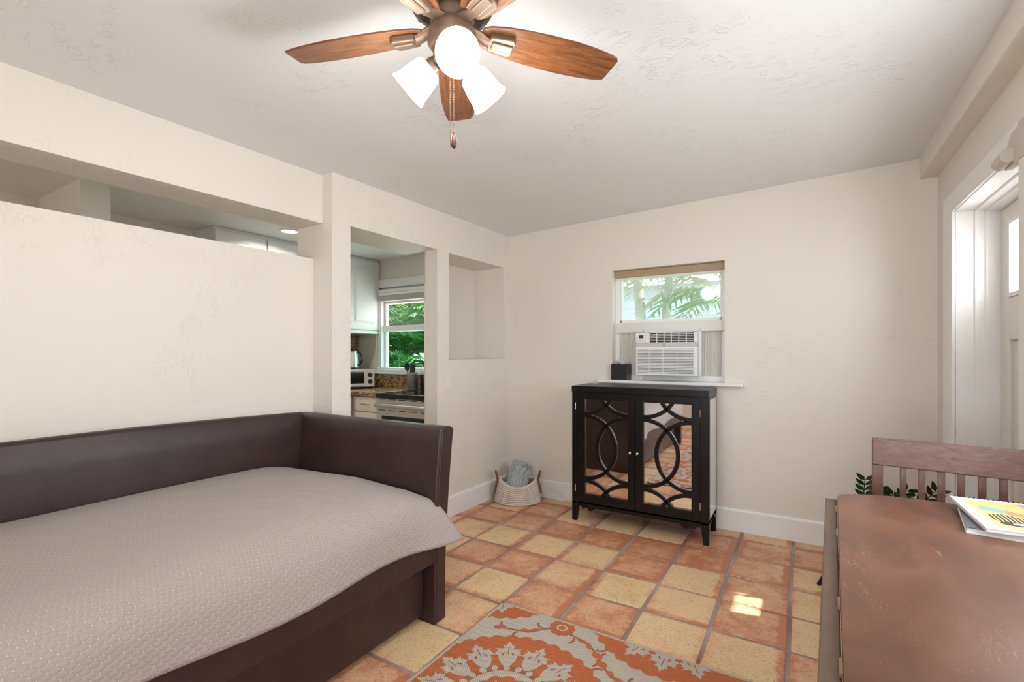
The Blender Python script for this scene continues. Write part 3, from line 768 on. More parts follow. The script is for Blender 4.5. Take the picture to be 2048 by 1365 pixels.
for sgn in (1, -1):
    b = MB(); c = Vector((BX, BY, 0))+BR @ Vector((sgn*.158, 0, .185)); up = Vector((0, 0, 1)); ty = BR @ Vector((0, 1, 0)); tx = BR @ Vector((sgn, 0, 0))
    pts = []
    for i in range(17):
        a = PI*i/16; pts.append(c+ty*(.034*math.cos(a))+up*(.075*math.sin(a))+tx*(.012+.018*math.sin(a)))
    pts = [pts[0]-up*.10+tx*.026]+pts+[pts[-1]-up*.10+tx*.026]
    b.tube(pts, .0075, 8); b.build('handle', 'strap', t, smooth=True)
# throws
def throw(name, c, ax, n_, h, w_, th, fold, m, label, tilt):
    b = MB(Matrix.Translation(c) @ Matrix.Rotation(math.radians(ax), 4, 'Z') @ Matrix.Rotation(math.radians(tilt[0]), 4, 'X') @ Matrix.Rotation(math.radians(tilt[1]), 4, 'Y'))
    # a folded blanket: flattened rounded bundle with soft lobes
    def f(u, v):
        a = 2*PI*u; p = (v-.5)*w_; s = (1-abs(2*v-1)**4)**.5 if 0 < v < 1 else 0.0
        rr_ = 1+.05*math.sin(6*a+fold)+.03*math.sin(9*v*PI+fold)
        ca, sa = math.cos(a), math.sin(a); pw = .6
        x = th*s*rr_*math.copysign(abs(ca)**pw, ca); z = h*.5*(.55+.45*s)*rr_*math.copysign(abs(sa)**pw, sa)
        return (p+.012*math.sin(4*a), x, z)
    b.grid(f, 48, 30, uvfn=lambda u, v: (v, u)); o = b.build(name, m, smooth=True, ang=80)
    tag(o, label, 'throw blanket'); return o
throw('throw_blanket', (BX+.012, BY-.018, .19), 33, 1, .25, .185, .042, 0.3, 'throw', 'blue and grey striped rag throw folded at the front of the rope basket', (-14, 24))
throw('throw_blanket', (BX-.005, BY+.042, .235), 38, 1, .19, .17, .026, 1.2, 'throw', 'second striped throw tucked behind the front one in the basket', (-4, 16))
throw('throw_blanket', (BX+.0, BY+.010, .215), 36, 1, .16, .16, .014, 2.0, 'yellowknit', 'pale yellow folded cloth sandwiched between the striped throws in the basket', (-8, 20))
rope('floor_cable', [(-1.862, 3.66, .09), (-1.80, 3.664, .085), (-1.72, 3.667, .03), (-1.62, 3.668, .006), (-1.50, 3.668, .004)], .0035, 'offwhite', 'thin pale cable running along the baseboard to the basket', 'cable')

# light switch
t = thing('light_switch', tuple(WL @ Vector((0, -.844, 1.025))), 'ivory rocker light switch on the wall strip right of the doorway', 'light switch')
b = MB(WL); b.box(-.001, .006, -.884, -.806, .970, 1.079); b.build('switch_plate', 'ivory', t, bevel=.002)
b = MB(WL); b.box(.005, .009, -.861, -.829, .992, 1.058); b.build('rocker', 'white', t, bevel=.0015)

# ================================================================ daybed
FX = -1.443; ZT = .905
t = thing('daybed', (-2.0, .75, 0), 'dark brown leather trundle daybed along the left half wall', 'daybed')
def armprof(y_in_b, y_in_m, y_in_t, y_out_b, y_out_t):
    # section in (y, z), flared outwards at the top and rounded
    return None
def arm(yb, sgn):
    b = MB(); NZ = 26; secs = []
    for i in range(NZ+1):
        z = ZT*i/NZ; k = i/NZ
        inn = -.078+.004*k+.036*max(0, (k-.45)/.55)**1.6
        out = 0+.062*max(0, (k-.25)/.75)**1.5
        secs.append((inn, out, z))
    poly = []
    for inn, out, z in secs: poly.append((out, z))
    top_c = (secs[-1][0]+secs[-1][1])/2; hw = (secs[-1][1]-secs[-1][0])/2
    poly = poly[:-2]; R = hw
    for i in range(9):
        a = math.radians(180*i/8); poly.append((top_c+R*math.cos(a), ZT-R*.42+R*.42*math.sin(a)))
    inner = [(inn, z) for inn, out, z in secs[:-2]][::-1]
    poly += inner
    pp = [(yb+sgn*p, z) for p, z in poly]
    b.prism(pp, -2.545, FX, 'x')
    return b
A1 = arm(1.770, 1).build('arm', 'leather', t, bevel=.008, seg=3, smooth=True, ang=50)
A2 = arm(-.30, -1).build('arm', 'leather', t, bevel=.008, seg=3, smooth=True, ang=50)
# stitched seam up the front edge of the far arm
b = MB(); pts = []
for i in range(27):
    k = i/26; pts.append((FX+.001, 1.770-.078+.004*k+.036*max(0, (k-.45)/.55)**1.6+.013, .02+k*(ZT-.045)))
b.tube(pts, .0028, 6); b.build('piping', 'leather', A1, smooth=True)
b = MB()
def backf(u, v):
    y = lerp(-.30, 1.745, v); zt = .905+.022*math.sin(PI*min(1, max(0, (y+.2)/2.1)))
    secs = [(-2.465, .10), (-2.465, .55), (-2.472, .80), (-2.482, zt-.018), (-2.492, zt-.005), (-2.51, zt), (-2.528, zt-.008), (-2.533, zt-.03), (-2.533, .10)]
    k = u*(len(secs)-1); i = min(int(k), len(secs)-2); f = k-i
    return (lerp(secs[i][0], secs[i+1][0], f), y, lerp(secs[i][1], secs[i+1][1], f))
b.grid(backf, 8, 40); b.build('backrest', 'leather', t, smooth=True, ang=60)
b = MB(); b.box(-1.51, FX-.006, -.30, 1.695, .283, .53); b.build('front_rail', 'leather', t, bevel=.006)
b = MB(); b.box(-2.46, -1.51, -.30, 1.695, .42, .53); b.build('mattress_platform', 'leather', t)
b = MB(); b.box(-2.44, -1.51, -.285, 1.690, .03, .278); td = b.build('trundle_drawer', 'leather', t, bevel=.006)
b = MB()
b.box(-2.45, -1.51, -.27, 1.60, .532, .598); b.build('mattress', 'paper', t, bevel=.03, seg=4)
# coverlet
def cov(u, v):
    # u across from the back to the front hem, v along the bed
    S = [(-2.463, .615), (-2.44, .648), (-2.30, .655), (-1.95, .66), (-1.62, .652), (-1.53, .640), (-1.478, .615), (-1.447, .575), (-1.432, .53), (-1.426, .47), (-1.424, .40)]
    cum = [0]
    for p, q in zip(S, S[1:]): cum.append(cum[-1]+math.hypot(q[0]-p[0], q[1]-p[1]))
    d = u*cum[-1]; i = 0
    while i < len(S)-2 and cum[i+1] < d: i += 1
    f = (d-cum[i])/(cum[i+1]-cum[i]); x = lerp(S[i][0], S[i+1][0], f); z = lerp(S[i][1], S[i+1][1], f)
    w_ = min(1, max(0, (d-cum[5])/(cum[-1]-cum[5])))
    yend = 1.692+.125*w_**1.35
    y = lerp(-.285, yend, v)
    # mattress end rounds down against the arm
    e = max(0, (y-1.40)/.29); z -= .052*min(1, e)**2.2*(1-w_)
    if w_ < .05 and y > 1.66: z -= .0
    # hem: hangs lower towards the arm, gentle waves
    hemz = .405+.012*math.sin(y*5.1)-.035*sstep(1.2, 1.75, y)+.012*sstep(.9, .4, y)
    z = z+(hemz-.40)*w_**1.5
    x += w_**1.5*(.010*math.sin(y*7.3+.4)+.012)+.034*w_**2*sstep(1.45, 1.78, y)
    z += .0035*math.sin(x*9+y*4)*(1-w_)
    return (x, y, z)
LEN = 1.42
b = MB(); b.grid(cov, 90, 150, uvfn=lambda u, v: (u*LEN, v*2.05)); cv = b.build('coverlet', 'quilt', smooth=True, ang=180, solid=.006)
tag(cv, 'taupe quilted coverlet spread over the daybed and hanging over its front', 'coverlet')

# ================================================================ rug
RGX0, RGX1, RGY0, RGY1 = -1.281, .10, -.10, 2.02
def clip(poly):
    for ax, lim, s in ((0, RGX0+.012, 1), (0, RGX1-.012, -1), (1, RGY0+.012, 1), (1, RGY1-.012, -1)):
        out = []
        for i in range(len(poly)):
            p, q = poly[i-1], poly[i]; dp = s*(p[ax]-lim); dq = s*(q[ax]-lim)
            if (dp >= 0) != (dq >= 0):
                f = dp/(dp-dq); out.append((lerp(p[0], q[0], f), lerp(p[1], q[1], f)))
            if dq >= 0: out.append(q)
        poly = out
        if len(poly) < 3: return []
    return poly
b = MB(); b.box(RGX0, RGX1, RGY0, RGY1, .0005, .006, 0)
RZ0 = .0062
PUTN = [0]
def put(poly, layer, mi):
    p = clip(poly); PUTN[0] += 1
    if len(p) >= 3: b.add([(x, y, RZ0+.00028*layer+.000022*(PUTN[0] % 11)) for x, y in p], [tuple(range(len(p)))], mi)
def disc(cx, cy, r, n, scal=0, amp=0.0, ry=None, rot=0):
    ry = ry or r; out = []
    for i in range(n):
        a = 2*PI*i/n; k = 1+(amp*abs(math.sin(scal*a/2)) if scal else 0)
        x, y = r*k*math.cos(a), ry*k*math.sin(a); out.append((cx+x*math.cos(rot)-y*math.sin(rot), cy+x*math.sin(rot)+y*math.cos(rot)))
    return out
def xf(poly, cx, cy, ang, s=1.0):
    # local +y points outwards
    c, s_ = math.cos(ang-PI/2), math.sin(ang-PI/2)
    return [(cx+s*(x*c-y*s_), cy+s*(x*s_+y*c)) for x, y in poly]
def mir(h): return h+[(-x, y) for x, y in h[::-1]]
LILY = mir([(.0, -.012), (.008, .0), (.012, .018), (.030, .010), (.047, .020), (.036, .026), (.048, .038), (.026, .036), (.016, .040), (.022, .056), (.012, .058), (.0, .082)])
TULIP = mir([(.0, -.035), (.012, -.026), (.022, -.008), (.027, .014), (.020, .022), (.014, .010), (.009, .026), (.0, .018)])
def line(pts, wd):
    L, R = [], []
    for i, p in enumerate(pts):
        a, c = pts[max(i-1, 0)], pts[min(i+1, len(pts)-1)]; dx, dy = c[0]-a[0], c[1]-a[1]; l = math.hypot(dx, dy) or 1
        L.append((p[0]-dy/l*wd/2, p[1]+dx/l*wd/2)); R.append((p[0]+dy/l*wd/2, p[1]-dx/l*wd/2))
    return L+R[::-1]
def medallion(cx, cy):
    put(disc(cx, cy, .372, 216, 36, .045), 1, 1)
    n = 14
    for k in range(n):
        a = PI/2+2*PI*k/n
        px, py = cx+.205*math.cos(a), cy+.205*math.sin(a)
        put(xf(line([(-.062, .035), (-.03, .050), (0, .046), (.03, .050), (.062, .035)], .007), cx+.205*math.cos(a), cy+.205*math.sin(a), a), 2, 2)
        put(xf(LILY, cx+.245*math.cos(a), cy+.245*math.sin(a), a, 1.18), 3, 0)
        put(xf(line([(0, .0), (0, .055)], .004), cx+.250*math.cos(a), cy+.250*math.sin(a), a), 4, 2)
        put(xf(TULIP, cx+.224*math.cos(a), cy+.224*math.sin(a), a, 1.5), 4, 0)
        for sg in (-1, 1): put(xf(disc(sg*.036, .034, .022, 16, ry=.010, rot=-sg*.5), cx+.225*math.cos(a), cy+.225*math.sin(a), a), 5, 0)
    put(disc(cx, cy, .184, 64), 2, 2)
    for k in range(22):
        a = 2*PI*k/22; put(disc(cx+.168*math.cos(a), cy+.168*math.sin(a), .0165, 14, ry=.0135, rot=a), 4, 0)
    put(disc(cx, cy, .150, 60), 3, 0); put(disc(cx, cy, .108, 72, 12, .12), 4, 1); 
    for k in range(8): put(xf(LILY, cx+.03*math.cos(PI/4*k), cy+.03*math.sin(PI/4*k), PI/4*k, .8), 5, 0)
    put(disc(cx, cy, .028, 24), 6, 1)
def flower(cx, cy, up):
    put(disc(cx, cy, .052, 72, 11, .16), 5, 1); put(disc(cx, cy, .026, 30), 6, 0); put(disc(cx, cy, .013, 30, 5, .5), 7, 1)
    for k in range(3):
        a = math.radians((-30 if up else 30)+120*k)
        ca, sa = math.cos(a), math.sin(a)
        def Q(r, w_): return (cx+ca*r-sa*w_, cy+sa*r+ca*w_)
        def W_(r): return .026*math.sin((r-.05)/.22*PI)
        put(line([Q(.05+.02*i, W_(.05+.02*i)) for i in range(13)], .010), 2, 2)
        for r, rx_, ry_, rot in ((.125, .026, .012, .3), (.165, .022, .012, -.5), (.285, .024, .017, .2)):
            put(disc(*Q(r, W_(r)*.9), rx_, 20, ry=ry_, rot=a+rot), 3, 1)
        for r, sg in ((.085, -1), (.20, 1), (.255, -1)):
            put(line([Q(r+.022*math.sin(u), W_(r)+sg*(.012+.030*(1-math.cos(u)))) for u in [i*.38 for i in range(6)]], .011), 2, 2)
for row in range(-3, 2):
    for c_ in range(-2, 4):
        cx = -.93+.9*c_+(.45 if row % 2 else 0); cy = 1.45+.785*row
        if cx < RGX0-.4 or cx > RGX1+.4 or cy < RGY0-.4 or cy > RGY1+.4: continue
        medallion(cx, cy)
        flower(cx, cy+.515, True); flower(cx+.45, cy+.265, False)
for y0, y1, x0, x1 in ((RGY0, RGY0+.010, RGX0, RGX1), (RGY1-.010, RGY1, RGX0, RGX1), (RGY0, RGY1, RGX0, RGX0+.010), (RGY0, RGY1, RGX1-.010, RGX1)):
    b.box(x0, x1, y0, y1, .001, .0072, 0)
tag(b.build('area_rug', ['rugbeige', 'rugorange', 'rugrust']), 'beige flatweave rug with orange floral medallions on the tiled floor beside the daybed', 'rug')

# ================================================================ drop-leaf table
TC = (.335, 1.33, 0); TA = -2.5; TT = RZ(TA, TC)
t = thing('drop_leaf_table', TC, 'dark reddish wooden drop-leaf table with scratched top at the right wall', 'table')
def ttop(hw, hl, sag, cr=.035):
    out = []
    def endarc(s):
        pts = []
        for i in range(25):
            u = -1+2*i/24; x = u*(hw-cr*.0); y = hl+sag*(1-abs(u)**2.4); pts.append((x, y))
        return pts
    e = endarc(1); e[0] = (-hw+.012, e[0][1]+.004); e[-1] = (hw-.012, e[-1][1]+.004)
    e = [(-hw, hl-.03)]+e+[(hw, hl-.03)]
    return e[::-1]+[(-x, -y) for x, y in e[::-1]]
b = MB(TT); b.prism(ttop(.262, .715, .085), .722, .75); b.build('table_top', 'table', t, bevel=.003)
def leaf(sx):
    b = MB(TT); x0 = sx*.2632; x1 = sx*.296
    pts = [(-.70, .735), (.70, .735)]+[(.70*math.cos(math.radians(a)), .735-.33*math.sin(math.radians(a))) for a in range(4, 180, 8)]
    b.prism(pts, min(x0, x1), max(x0, x1), 'x'); return b
L1 = leaf(-1).build('drop_leaf', 'leafwood', t, bevel=.003)
L2 = leaf(1).build('drop_leaf', 'leafwood', t, bevel=.003)
for yy in (-.40, -.16, .31, .56):
    b = MB(TT); b.cyl((-.2635, yy-.024, .739), (-.2635, yy+.024, .739), .0042, n=10); b.build('hinge', 'brass', L1)
b = MB(TT); b.box(-.19, .19, -.52, .52, .62, .722); b.build('apron', 'table', t, bevel=.003)
for sx in (-1, 1):
    for sy in (-1, 1):
        b = MB(TT); x, y = sx*.16, sy*.48
        b.add([(x-.022, y-.022, 0), (x+.022, y-.022, 0), (x+.022, y+.022, 0), (x-.022, y+.022, 0), (x-.032, y-.032, .70), (x+.032, y-.032, .70), (x+.032, y+.032, .70), (x-.032, y+.032, .70)],
              [(0, 3, 2, 1), (4, 5, 6, 7), (0, 1, 5, 4), (1, 2, 6, 5), (2, 3, 7, 6), (3, 0, 4, 7)]); b.build('leg', 'table', t, bevel=.003)
# books
BT = RZ(-8, (.392, 1.80, .75))
t = thing('book', (.392, 1.80, .75), 'dark-covered book lying underneath the spiral notebook on the table', 'book')
b = MB(BT); b.box(0, .22, -.0, .27, .002, .0145); b.build('page_block', 'pages', t)
b = MB(BT); b.box(-.002, .222, -.002, .272, .0, .002); b.build('back_cover', 'paper', t)
b = MB(BT); b.box(-.002, .222, -.002, .272, .0145, .0165); b.build('front_cover', 'slate', t)
NB = RZ(1.5, (.424, 1.772, .7672)) @ Matrix.Rotation(math.radians(.4), 4, 'X')
t = thing('notebook', (.424, 1.772, .767), 'white spiral notebook with a yellow, teal and coral printed cover, on top', 'notebook')
b = MB(NB); b.box(.003, .238, .003, .325, .0015, .0095); b.build('page_block', 'paper', t)
b = MB(NB); b.box(0, .24, 0, .328, 0, .0015); b.build('back_cover', 'cardboard', t)
b = MB(NB); b.box(0, .24, 0, .328, .0095, .0115, 0)
def art(poly, layer, mi): b.add([(x, y, .0115+.00015*layer) for x, y in poly], [tuple(range(len(poly)))], mi)
art([(.032, .02), (.235, .012), (.235, .315), (.028, .30)], 1, 1)
art([(.04, .19), (.09, .17), (.10, .215), (.045, .245)], 2, 2)
art([(.09, .17), (.15, .14), (.165, .155), (.10, .215)], 2, 3)
art([(.13, .17), (.235, .12), (.235, .20), (.15, .24)], 2, 0)
art([(.165, .215), (.235, .19), (.235, .305), (.15, .30)], 2, 4)
art([(.18, .235), (.235, .225), (.235, .238), (.18, .25)], 3, 0)
art([(.15, .055), (.235, .02), (.235, .085), (.165, .09)], 2, 0); art([(.165, .06), (.2, .05), (.21, .075), (.17, .082)], 3, 4)
for k in range(10):
    x = -.045+k*.0098; hh = .052*math.sqrt(max(0, 1-(x/.05)**2)); x2 = x+.0055; h2 = .052*math.sqrt(max(0, 1-(x2/.05)**2))
    art([(.088+x, .105+hh-.35*x), (.088+x2, .105+h2-.35*x2), (.088+x2, .098-h2*.8-.35*x2), (.088+x, .098-hh*.8-.35*x)], 3, 5)
art([(.082+.034*math.cos(a), .068+.020*math.sin(a)) for a in [i*PI/8 for i in range(16)]], 4, 5)
art([(.092+.018*math.cos(a), .070+.009*math.sin(a)) for a in [i*PI/8 for i in range(16)]], 5, 0)
b.build('front_cover', ['paper', 'c_yellow', 'c_teal', 'c_red', 'c_blue', 'c_grey'], t)
b = MB(NB)
for k in range(20):
    cx = .012+k*.0115; b.tube([(cx+.001*i/6, .328+.006*math.cos(i*PI/6)-.001, .006+.0085*math.sin(i*PI/6)) for i in range(13)], .0011, 6)
b.build('spiral_binding', 'blackp', t, smooth=True)

# ================================================================ chair at the far end of the table
CT = RZ(-8, (.2285, 2.30, 0))
t = thing('dining_chair', (.43, 2.2, 0), 'dark walnut slat-back dining chair tucked in at the far end of the table', 'chair')
CW = .45
b = MB(CT); b.box(0, CW, 0, .034, .822, .925); b.build('top_rail', 'chairwood', t, bevel=.004)
for x in (0, CW-.034):
    b = MB(CT); b.box(x, x+.034, .003, .033, 0, .822); b.build('rear_leg', 'chairwood_v', t, bevel=.003)
for x0, x1 in ((.084, .103), (.137, .157), (.190, .211), (.243, .263), (.296, .317), (.348, .369)):
    b = MB(CT); b.box(x0, x1, .008, .026, .50, .824); b.build('slat', 'chairwood_v', t, bevel=.002)
b = MB(CT); b.box(.034, CW-.034, .006, .028, .455, .50); b.build('lower_rail', 'chairwood', t, bevel=.003)
b = MB(CT); b.box(.0, CW, -.40, .003, .43, .455); b.build('seat', 'chairwood', t, bevel=.008, seg=3)
b = MB(CT); b.box(.02, CW-.02, -.37, .003, .375, .43); b.build('apron', 'chairwood', t)
for x in (.012, CW-.05):
    b = MB(CT); b.box(x, x+.038, -.385, -.347, 0, .43); b.build('front_leg', 'chairwood_v', t, bevel=.003)

# ================================================================ plant in the corner behind the chair
PX, PY = .312, 3.15
t = thing('potted_plant', (PX, PY, 0), 'dark green houseplant with glossy leaflets behind the slat-back chair', 'plant')
for k in range(4):
    b = MB(); a = math.radians(200+90*k); ca, sa = math.cos(a), math.sin(a)
    o = Vector((PX, PY, 0)); 
    b.rings([(o+Vector((ca*.11, sa*.11, .14)), .022), (o+Vector((ca*.20, sa*.20, .085)), .020), (o+Vector((ca*.255, sa*.255, .001)), .010)], 8); b.build('stand_foot', 'black', t)
b = MB(); b.lathe([(0, .135), (.11, .135), (.125, .15), (.145, .30), (.15, .32), (.138, .32), (.132, .29), (0, .285)], (PX, PY, 0), (0, 0, 1), 28); b.build('pot', 'black', t, smooth=True)
def zstem(base, tip, bend, n, lw):
    b = MB(); P = []
    for i in range(13):
        s = i/12; p = Vector(base).lerp(Vector(tip), s)+Vector(bend)*(s*s-s); P.append(p)
    b.rings([(p, lerp(.006, .002, i/12)) for i, p in enumerate(P)], 6)
    for i in range(4, 13):
        p = P[i]; d = (P[min(i+1, 12)]-P[i-1]).normalized(); side = d.cross(Vector((0.3, -1, .2))).normalized(); nrm = side.cross(d).normalized()
        for sg in (1, -1):
            dirv = (d*.75+side*sg*.8).normalized(); wv = nrm.cross(dirv).normalized(); L = .060; 
            q = [p, p+dirv*L*.35+wv*lw+nrm*.006, p+dirv*L*.75+wv*lw*.7+nrm*.008, p+dirv*L, p+dirv*L*.75-wv*lw*.7+nrm*.008, p+dirv*L*.35-wv*lw+nrm*.006]
            b.add(q, [(0, 1, 2, 3), (0, 3, 4, 5)])
    return b
for tip, bend in (((.272, 3.02, .605), (.05, 0, .02)), ((.385, 3.03, .545), (.02, .0, 0)), ((.548, 3.03, .585), (-.04, 0, 0)), ((.47, 3.25, .52), (-.03, 0, 0)), ((.36, 3.3, .5), (0, -.03, 0))):
    zstem((PX+random.uniform(-.04, .04), PY+random.uniform(-.04, .04), .28), tip, bend, 12, .012).build('leaf_stem', 'zz', t, solid=.0)

# ================================================================ ceiling fan
FANX, FANY = -.878, 1.105; ZB = 2.203; CZ = ceilz(FANX)
t = thing('ceiling_fan', (FANX, FANY, CZ), 'bronze five-blade ceiling fan with three lit glass shades', 'ceiling fan')
F0 = Vector((FANX, FANY, 0)); cR = Vector((math.cos(.5467), math.sin(.5467), 0)); cF = Vector((-math.sin(.5467), math.cos(.5467), 0))
b = MB(); b.lathe([(.10, CZ+.003), (.105, CZ-.02), (.118, CZ-.03), (.128, CZ-.05), (.128, CZ-.085), (.118, CZ-.105), (.085, CZ-.125), (0, CZ-.125)], F0, (0, 0, 1), 48)
mh = b.build('motor_housing', 'bronzedark', t, smooth=True)
for k in range(15):
    b = MB(); a = 2*PI*k/15; ca, sa = math.cos(a), math.sin(a); o = F0+Vector((ca*.103, sa*.103, CZ-.117))
    d1 = Vector((ca, sa, .55)).normalized(); d2 = Vector((-sa, ca, 0))
    b.add([o+d1*(.013*math.cos(u))+d2*(.007*math.sin(u))-Vector((0, 0, .003)) for u in [i*PI/6 for i in range(12)]], [tuple(range(12))])
    plabel(b.build('vent_slot', 'bronze', mh), 'pale oval vent slot')
b = MB(); b.lathe([(.0, ZB+.055), (.062, ZB+.05), (.066, ZB+.03), (.060, ZB+.012), (.064, ZB), (.070, ZB-.012), (.072, ZB-.045), (.060, ZB-.062), (.030, ZB-.066), (0, ZB-.066)], F0, (0, 0, 1), 40)
b.build('hub', 'bronze', t, smooth=True)
b = MB(); b.lathe([(.050, ZB-.060), (.056, ZB-.075), (.052, ZB-.098), (.030, ZB-.112), (.014, ZB-.118), (.010, ZB-.128), (0, ZB-.13)], F0, (0, 0, 1), 32)
b.build('light_fitter', 'bronze', t, smooth=True)
FA = math.degrees(math.atan2(.8206, -.571))
for k in range(5):
    ang = FA+72*k; T_ = Matrix.Translation((FANX, FANY, ZB)) @ Matrix.Rotation(math.radians(ang), 4, 'Z')
    TP = T_ @ Matrix.Rotation(math.radians(-12), 4, 'X')
    prof = [(.088, .030), (.11, .042), (.16, .053), (.22, .060), (.30, .0645), (.38, .0655), (.45, .062), (.51, .055), (.538, .048)]
    pts = [(x, -y) for x, y in prof]+[(.547, -.038), (.541, .032)]+[(x, y) for x, y in prof[::-1]]
    b = MB(TP); b.prism(pts, -.003, .003); b.uv = [(x+.7*k, y+.31*k) for x, y in pts]*2; bl = b.build('blade', 'fanwood', t, bevel=.0015)
    b = MB(TP); b.prism([(.112, -.026), (.180, -.033), (.192, -.024), (.192, .024), (.180, .033), (.112, .026)], -.022, -.003); b.box(.120, .187, -.014, .014, -.027, -.02)
    b.build('blade_bracket', 'bronze', bl, bevel=.004)
    b = MB(T_); b.rings([((.055, 0, .004), .024), ((.085, 0, -.002), .021), ((.105, 0, -.012), .019), ((.128, 0, -.013), .021)], 12, flat=.5); b.build('blade_arm', 'bronze', t, smooth=True)
# three lit glass shades
cdir = (cR*.22-cF*.975); cdir.normalize(); a0 = math.atan2(cdir.y, cdir.x)
for k in range(3):
    a = a0+k*2*PI/3; hd = Vector((math.cos(a), math.sin(a), 0)); ax = (hd*.80-Vector((0, 0, 1))*.60) if k else (hd*.84-Vector((0, 0, 1))*.54)
    ax.normalize()
    o = F0+hd*.058+Vector((0, 0, ZB-(.092 if k else .104))); 
    b = MB(); b.rings([(F0+hd*.03+Vector((0, 0, ZB-.088)), .016), (F0+hd*.05+Vector((0, 0, ZB-.086)), .017), (o, .022), (o+ax*.022, .026)], 16); la = b.build('lamp_arm', 'bronze', t, smooth=True)
    b = MB(); b.lathe([(.020, .012), (.034, .016), (.043, .026), (.0475, .050), (.053, .090), (.0565, .102), (.059, .106), (.059, .112), (.055, .112), (.050, .094), (.0445, .052), (.039, .030), (.030, .020), (.018, .017)], o, ax, 36)
    sh = b.build('glass_shade', 'shade', t, smooth=True)
    b = MB(); b.lathe([(0, .020), (.013, .022), (.014, .038), (.026, .060), (.029, .078), (.022, .096), (.010, .104), (0, .105)], o, ax, 20); b.build('bulb', 'bulb', sh, smooth=True)
    l = bpy.data.lights.new('shade_lamp', 'POINT'); l.energy = 7.0; l.shadow_soft_size = .08; l.color = (1, .975, .93)
    lo = bpy.data.objects.new('shade_lamp', l); COL.objects.link(lo); lo.location = o+ax*.135
# pull chains
for dx, zb in ((-.004, 1.845), (.006, 1.888)):
    b = MB(); p = F0+cR*dx-cF*.01; z = ZB-.125
    n = int((z-zb)/.0048)
    for i in range(n):
        zz = z-i*.0048; b.rings([(Vector((p.x, p.y, zz+.0018)), .0007), (Vector((p.x, p.y, zz)), .0019), (Vector((p.x, p.y, zz-.0018)), .0007)], 6)
    b.tube([(p.x, p.y, z+.02), (p.x, p.y, z)], .001, 5)
    b.build('pull_chain', 'bronze', t)
b = MB(); p = F0+cR*.006-cF*.01; b.lathe([(.003, 1.892), (.0075, 1.886), (.0085, 1.872), (.0085, 1.860), (.006, 1.851), (.002, 1.848)], (p.x, p.y, 0), (0, 0, 1), 16, capa=True, capb=True); b.build('chain_fob', 'bronzedark', t, smooth=True)

# ================================================================ kitchen
t = thing('ceiling_light', (-3.674, 2.45, 2.28), 'round recessed ceiling light over the kitchen, seen through the gap', 'ceiling light')
b = MB(); b.lathe([(.062, 2.279), (.066, 2.272), (.082, 2.273), (.084, 2.281)], (-3.674, 2.45, 0), (0, 0, 1), 32); b.build('trim_ring', 'trim', t, smooth=True)
b = MB(); b.lathe([(0, 2.276), (.063, 2.276)], (-3.674, 2.45, 0), (0, 0, 1), 32); b.build('lens', 'canlight', t)
l = bpy.data.lights.new('downlight', 'AREA'); l.shape = 'DISK'; l.size = .12; l.energy = 7; l.color = (1, .93, .84); l.spread = math.radians(160)
lo = bpy.data.objects.new('downlight', l); COL.objects.link(lo); lo.location = (-3.674, 2.45, 2.268)

# upper cabinets along the kitchen's left wall: four single-door units
UX = -4.0
ucs = [(2.02, 2.455), (2.458, 2.89), (2.893, 3.325), (3.328, 3.755)]
ulab = ['white wall cabinet at the near end of the kitchen row, by the recessed light', 'white wall cabinet second from the near end of the kitchen row',
        'white wall cabinet third along the kitchen row, behind the doorway pillar', 'white arched-panel wall cabinet beside the kitchen window, above the kettle']
for (y0, y1), lab in zip(ucs, ulab):
    t = thing('wall_cabinet', (-4.17, (y0+y1)/2, 1.50), lab, 'cabinet', 'kitchen wall cabinets')
    b = MB(); b.box(-4.339, UX-.021, y0, y1, 1.50, 2.278); b.build('carcass', 'cabinet', t, bevel=.002)
    b = MB(); b.box(-4.3, UX-.003, y0, y1, 1.467, 1.50); b.build('light_rail', 'cabinet', t, bevel=.002)
    b = MB(); a0_, a1_ = y0+.004, y1-.004; z0, z1 = 1.508, 2.25
    b.box(UX-.02, UX, a0_, a1_, z0, z1); dd = b.build('cabinet_door', 'cabinet', t, bevel=.004)
    b = MB(); m0, m1 = y0+.072, y1-.072
    pan = [(m0, z0+.07), (m1, z0+.07), (m1, z1-.11)]+[(lerp(m1, m0, i/16), z1-.11+.05*math.sin(PI*i/16)) for i in range(1, 16)]+[(m0, z1-.11)]
    cy_, cz_ = (m0+m1)/2, (z0+z1)/2
    b.prism(pan, UX-.001, UX+.0015, 'x')
    inn = [(cy_+(p-cy_)*.84, cz_+(q-cz_)*.92) for p, q in pan]
    n = len(pan); b.add([(UX+.0015, p, q) for p, q in pan]+[(UX+.009, p, q) for p, q in inn], [(i, (i+1) % n, n+(i+1) % n, n+i) for i in range(n)]+[tuple(range(n, 2*n))])
    b.build('raised_panel', 'cabinet', dd)
    b = MB(); hy = y0+.035; b.tube([(UX-.001, hy, 1.575), (UX+.022, hy, 1.580), (UX+.026, hy, 1.625), (UX+.022, hy, 1.668), (UX-.001, hy, 1.673)], .0055, 8); plabel(b.build('handle', 'chrome', dd, smooth=True), 'silver bar handle')

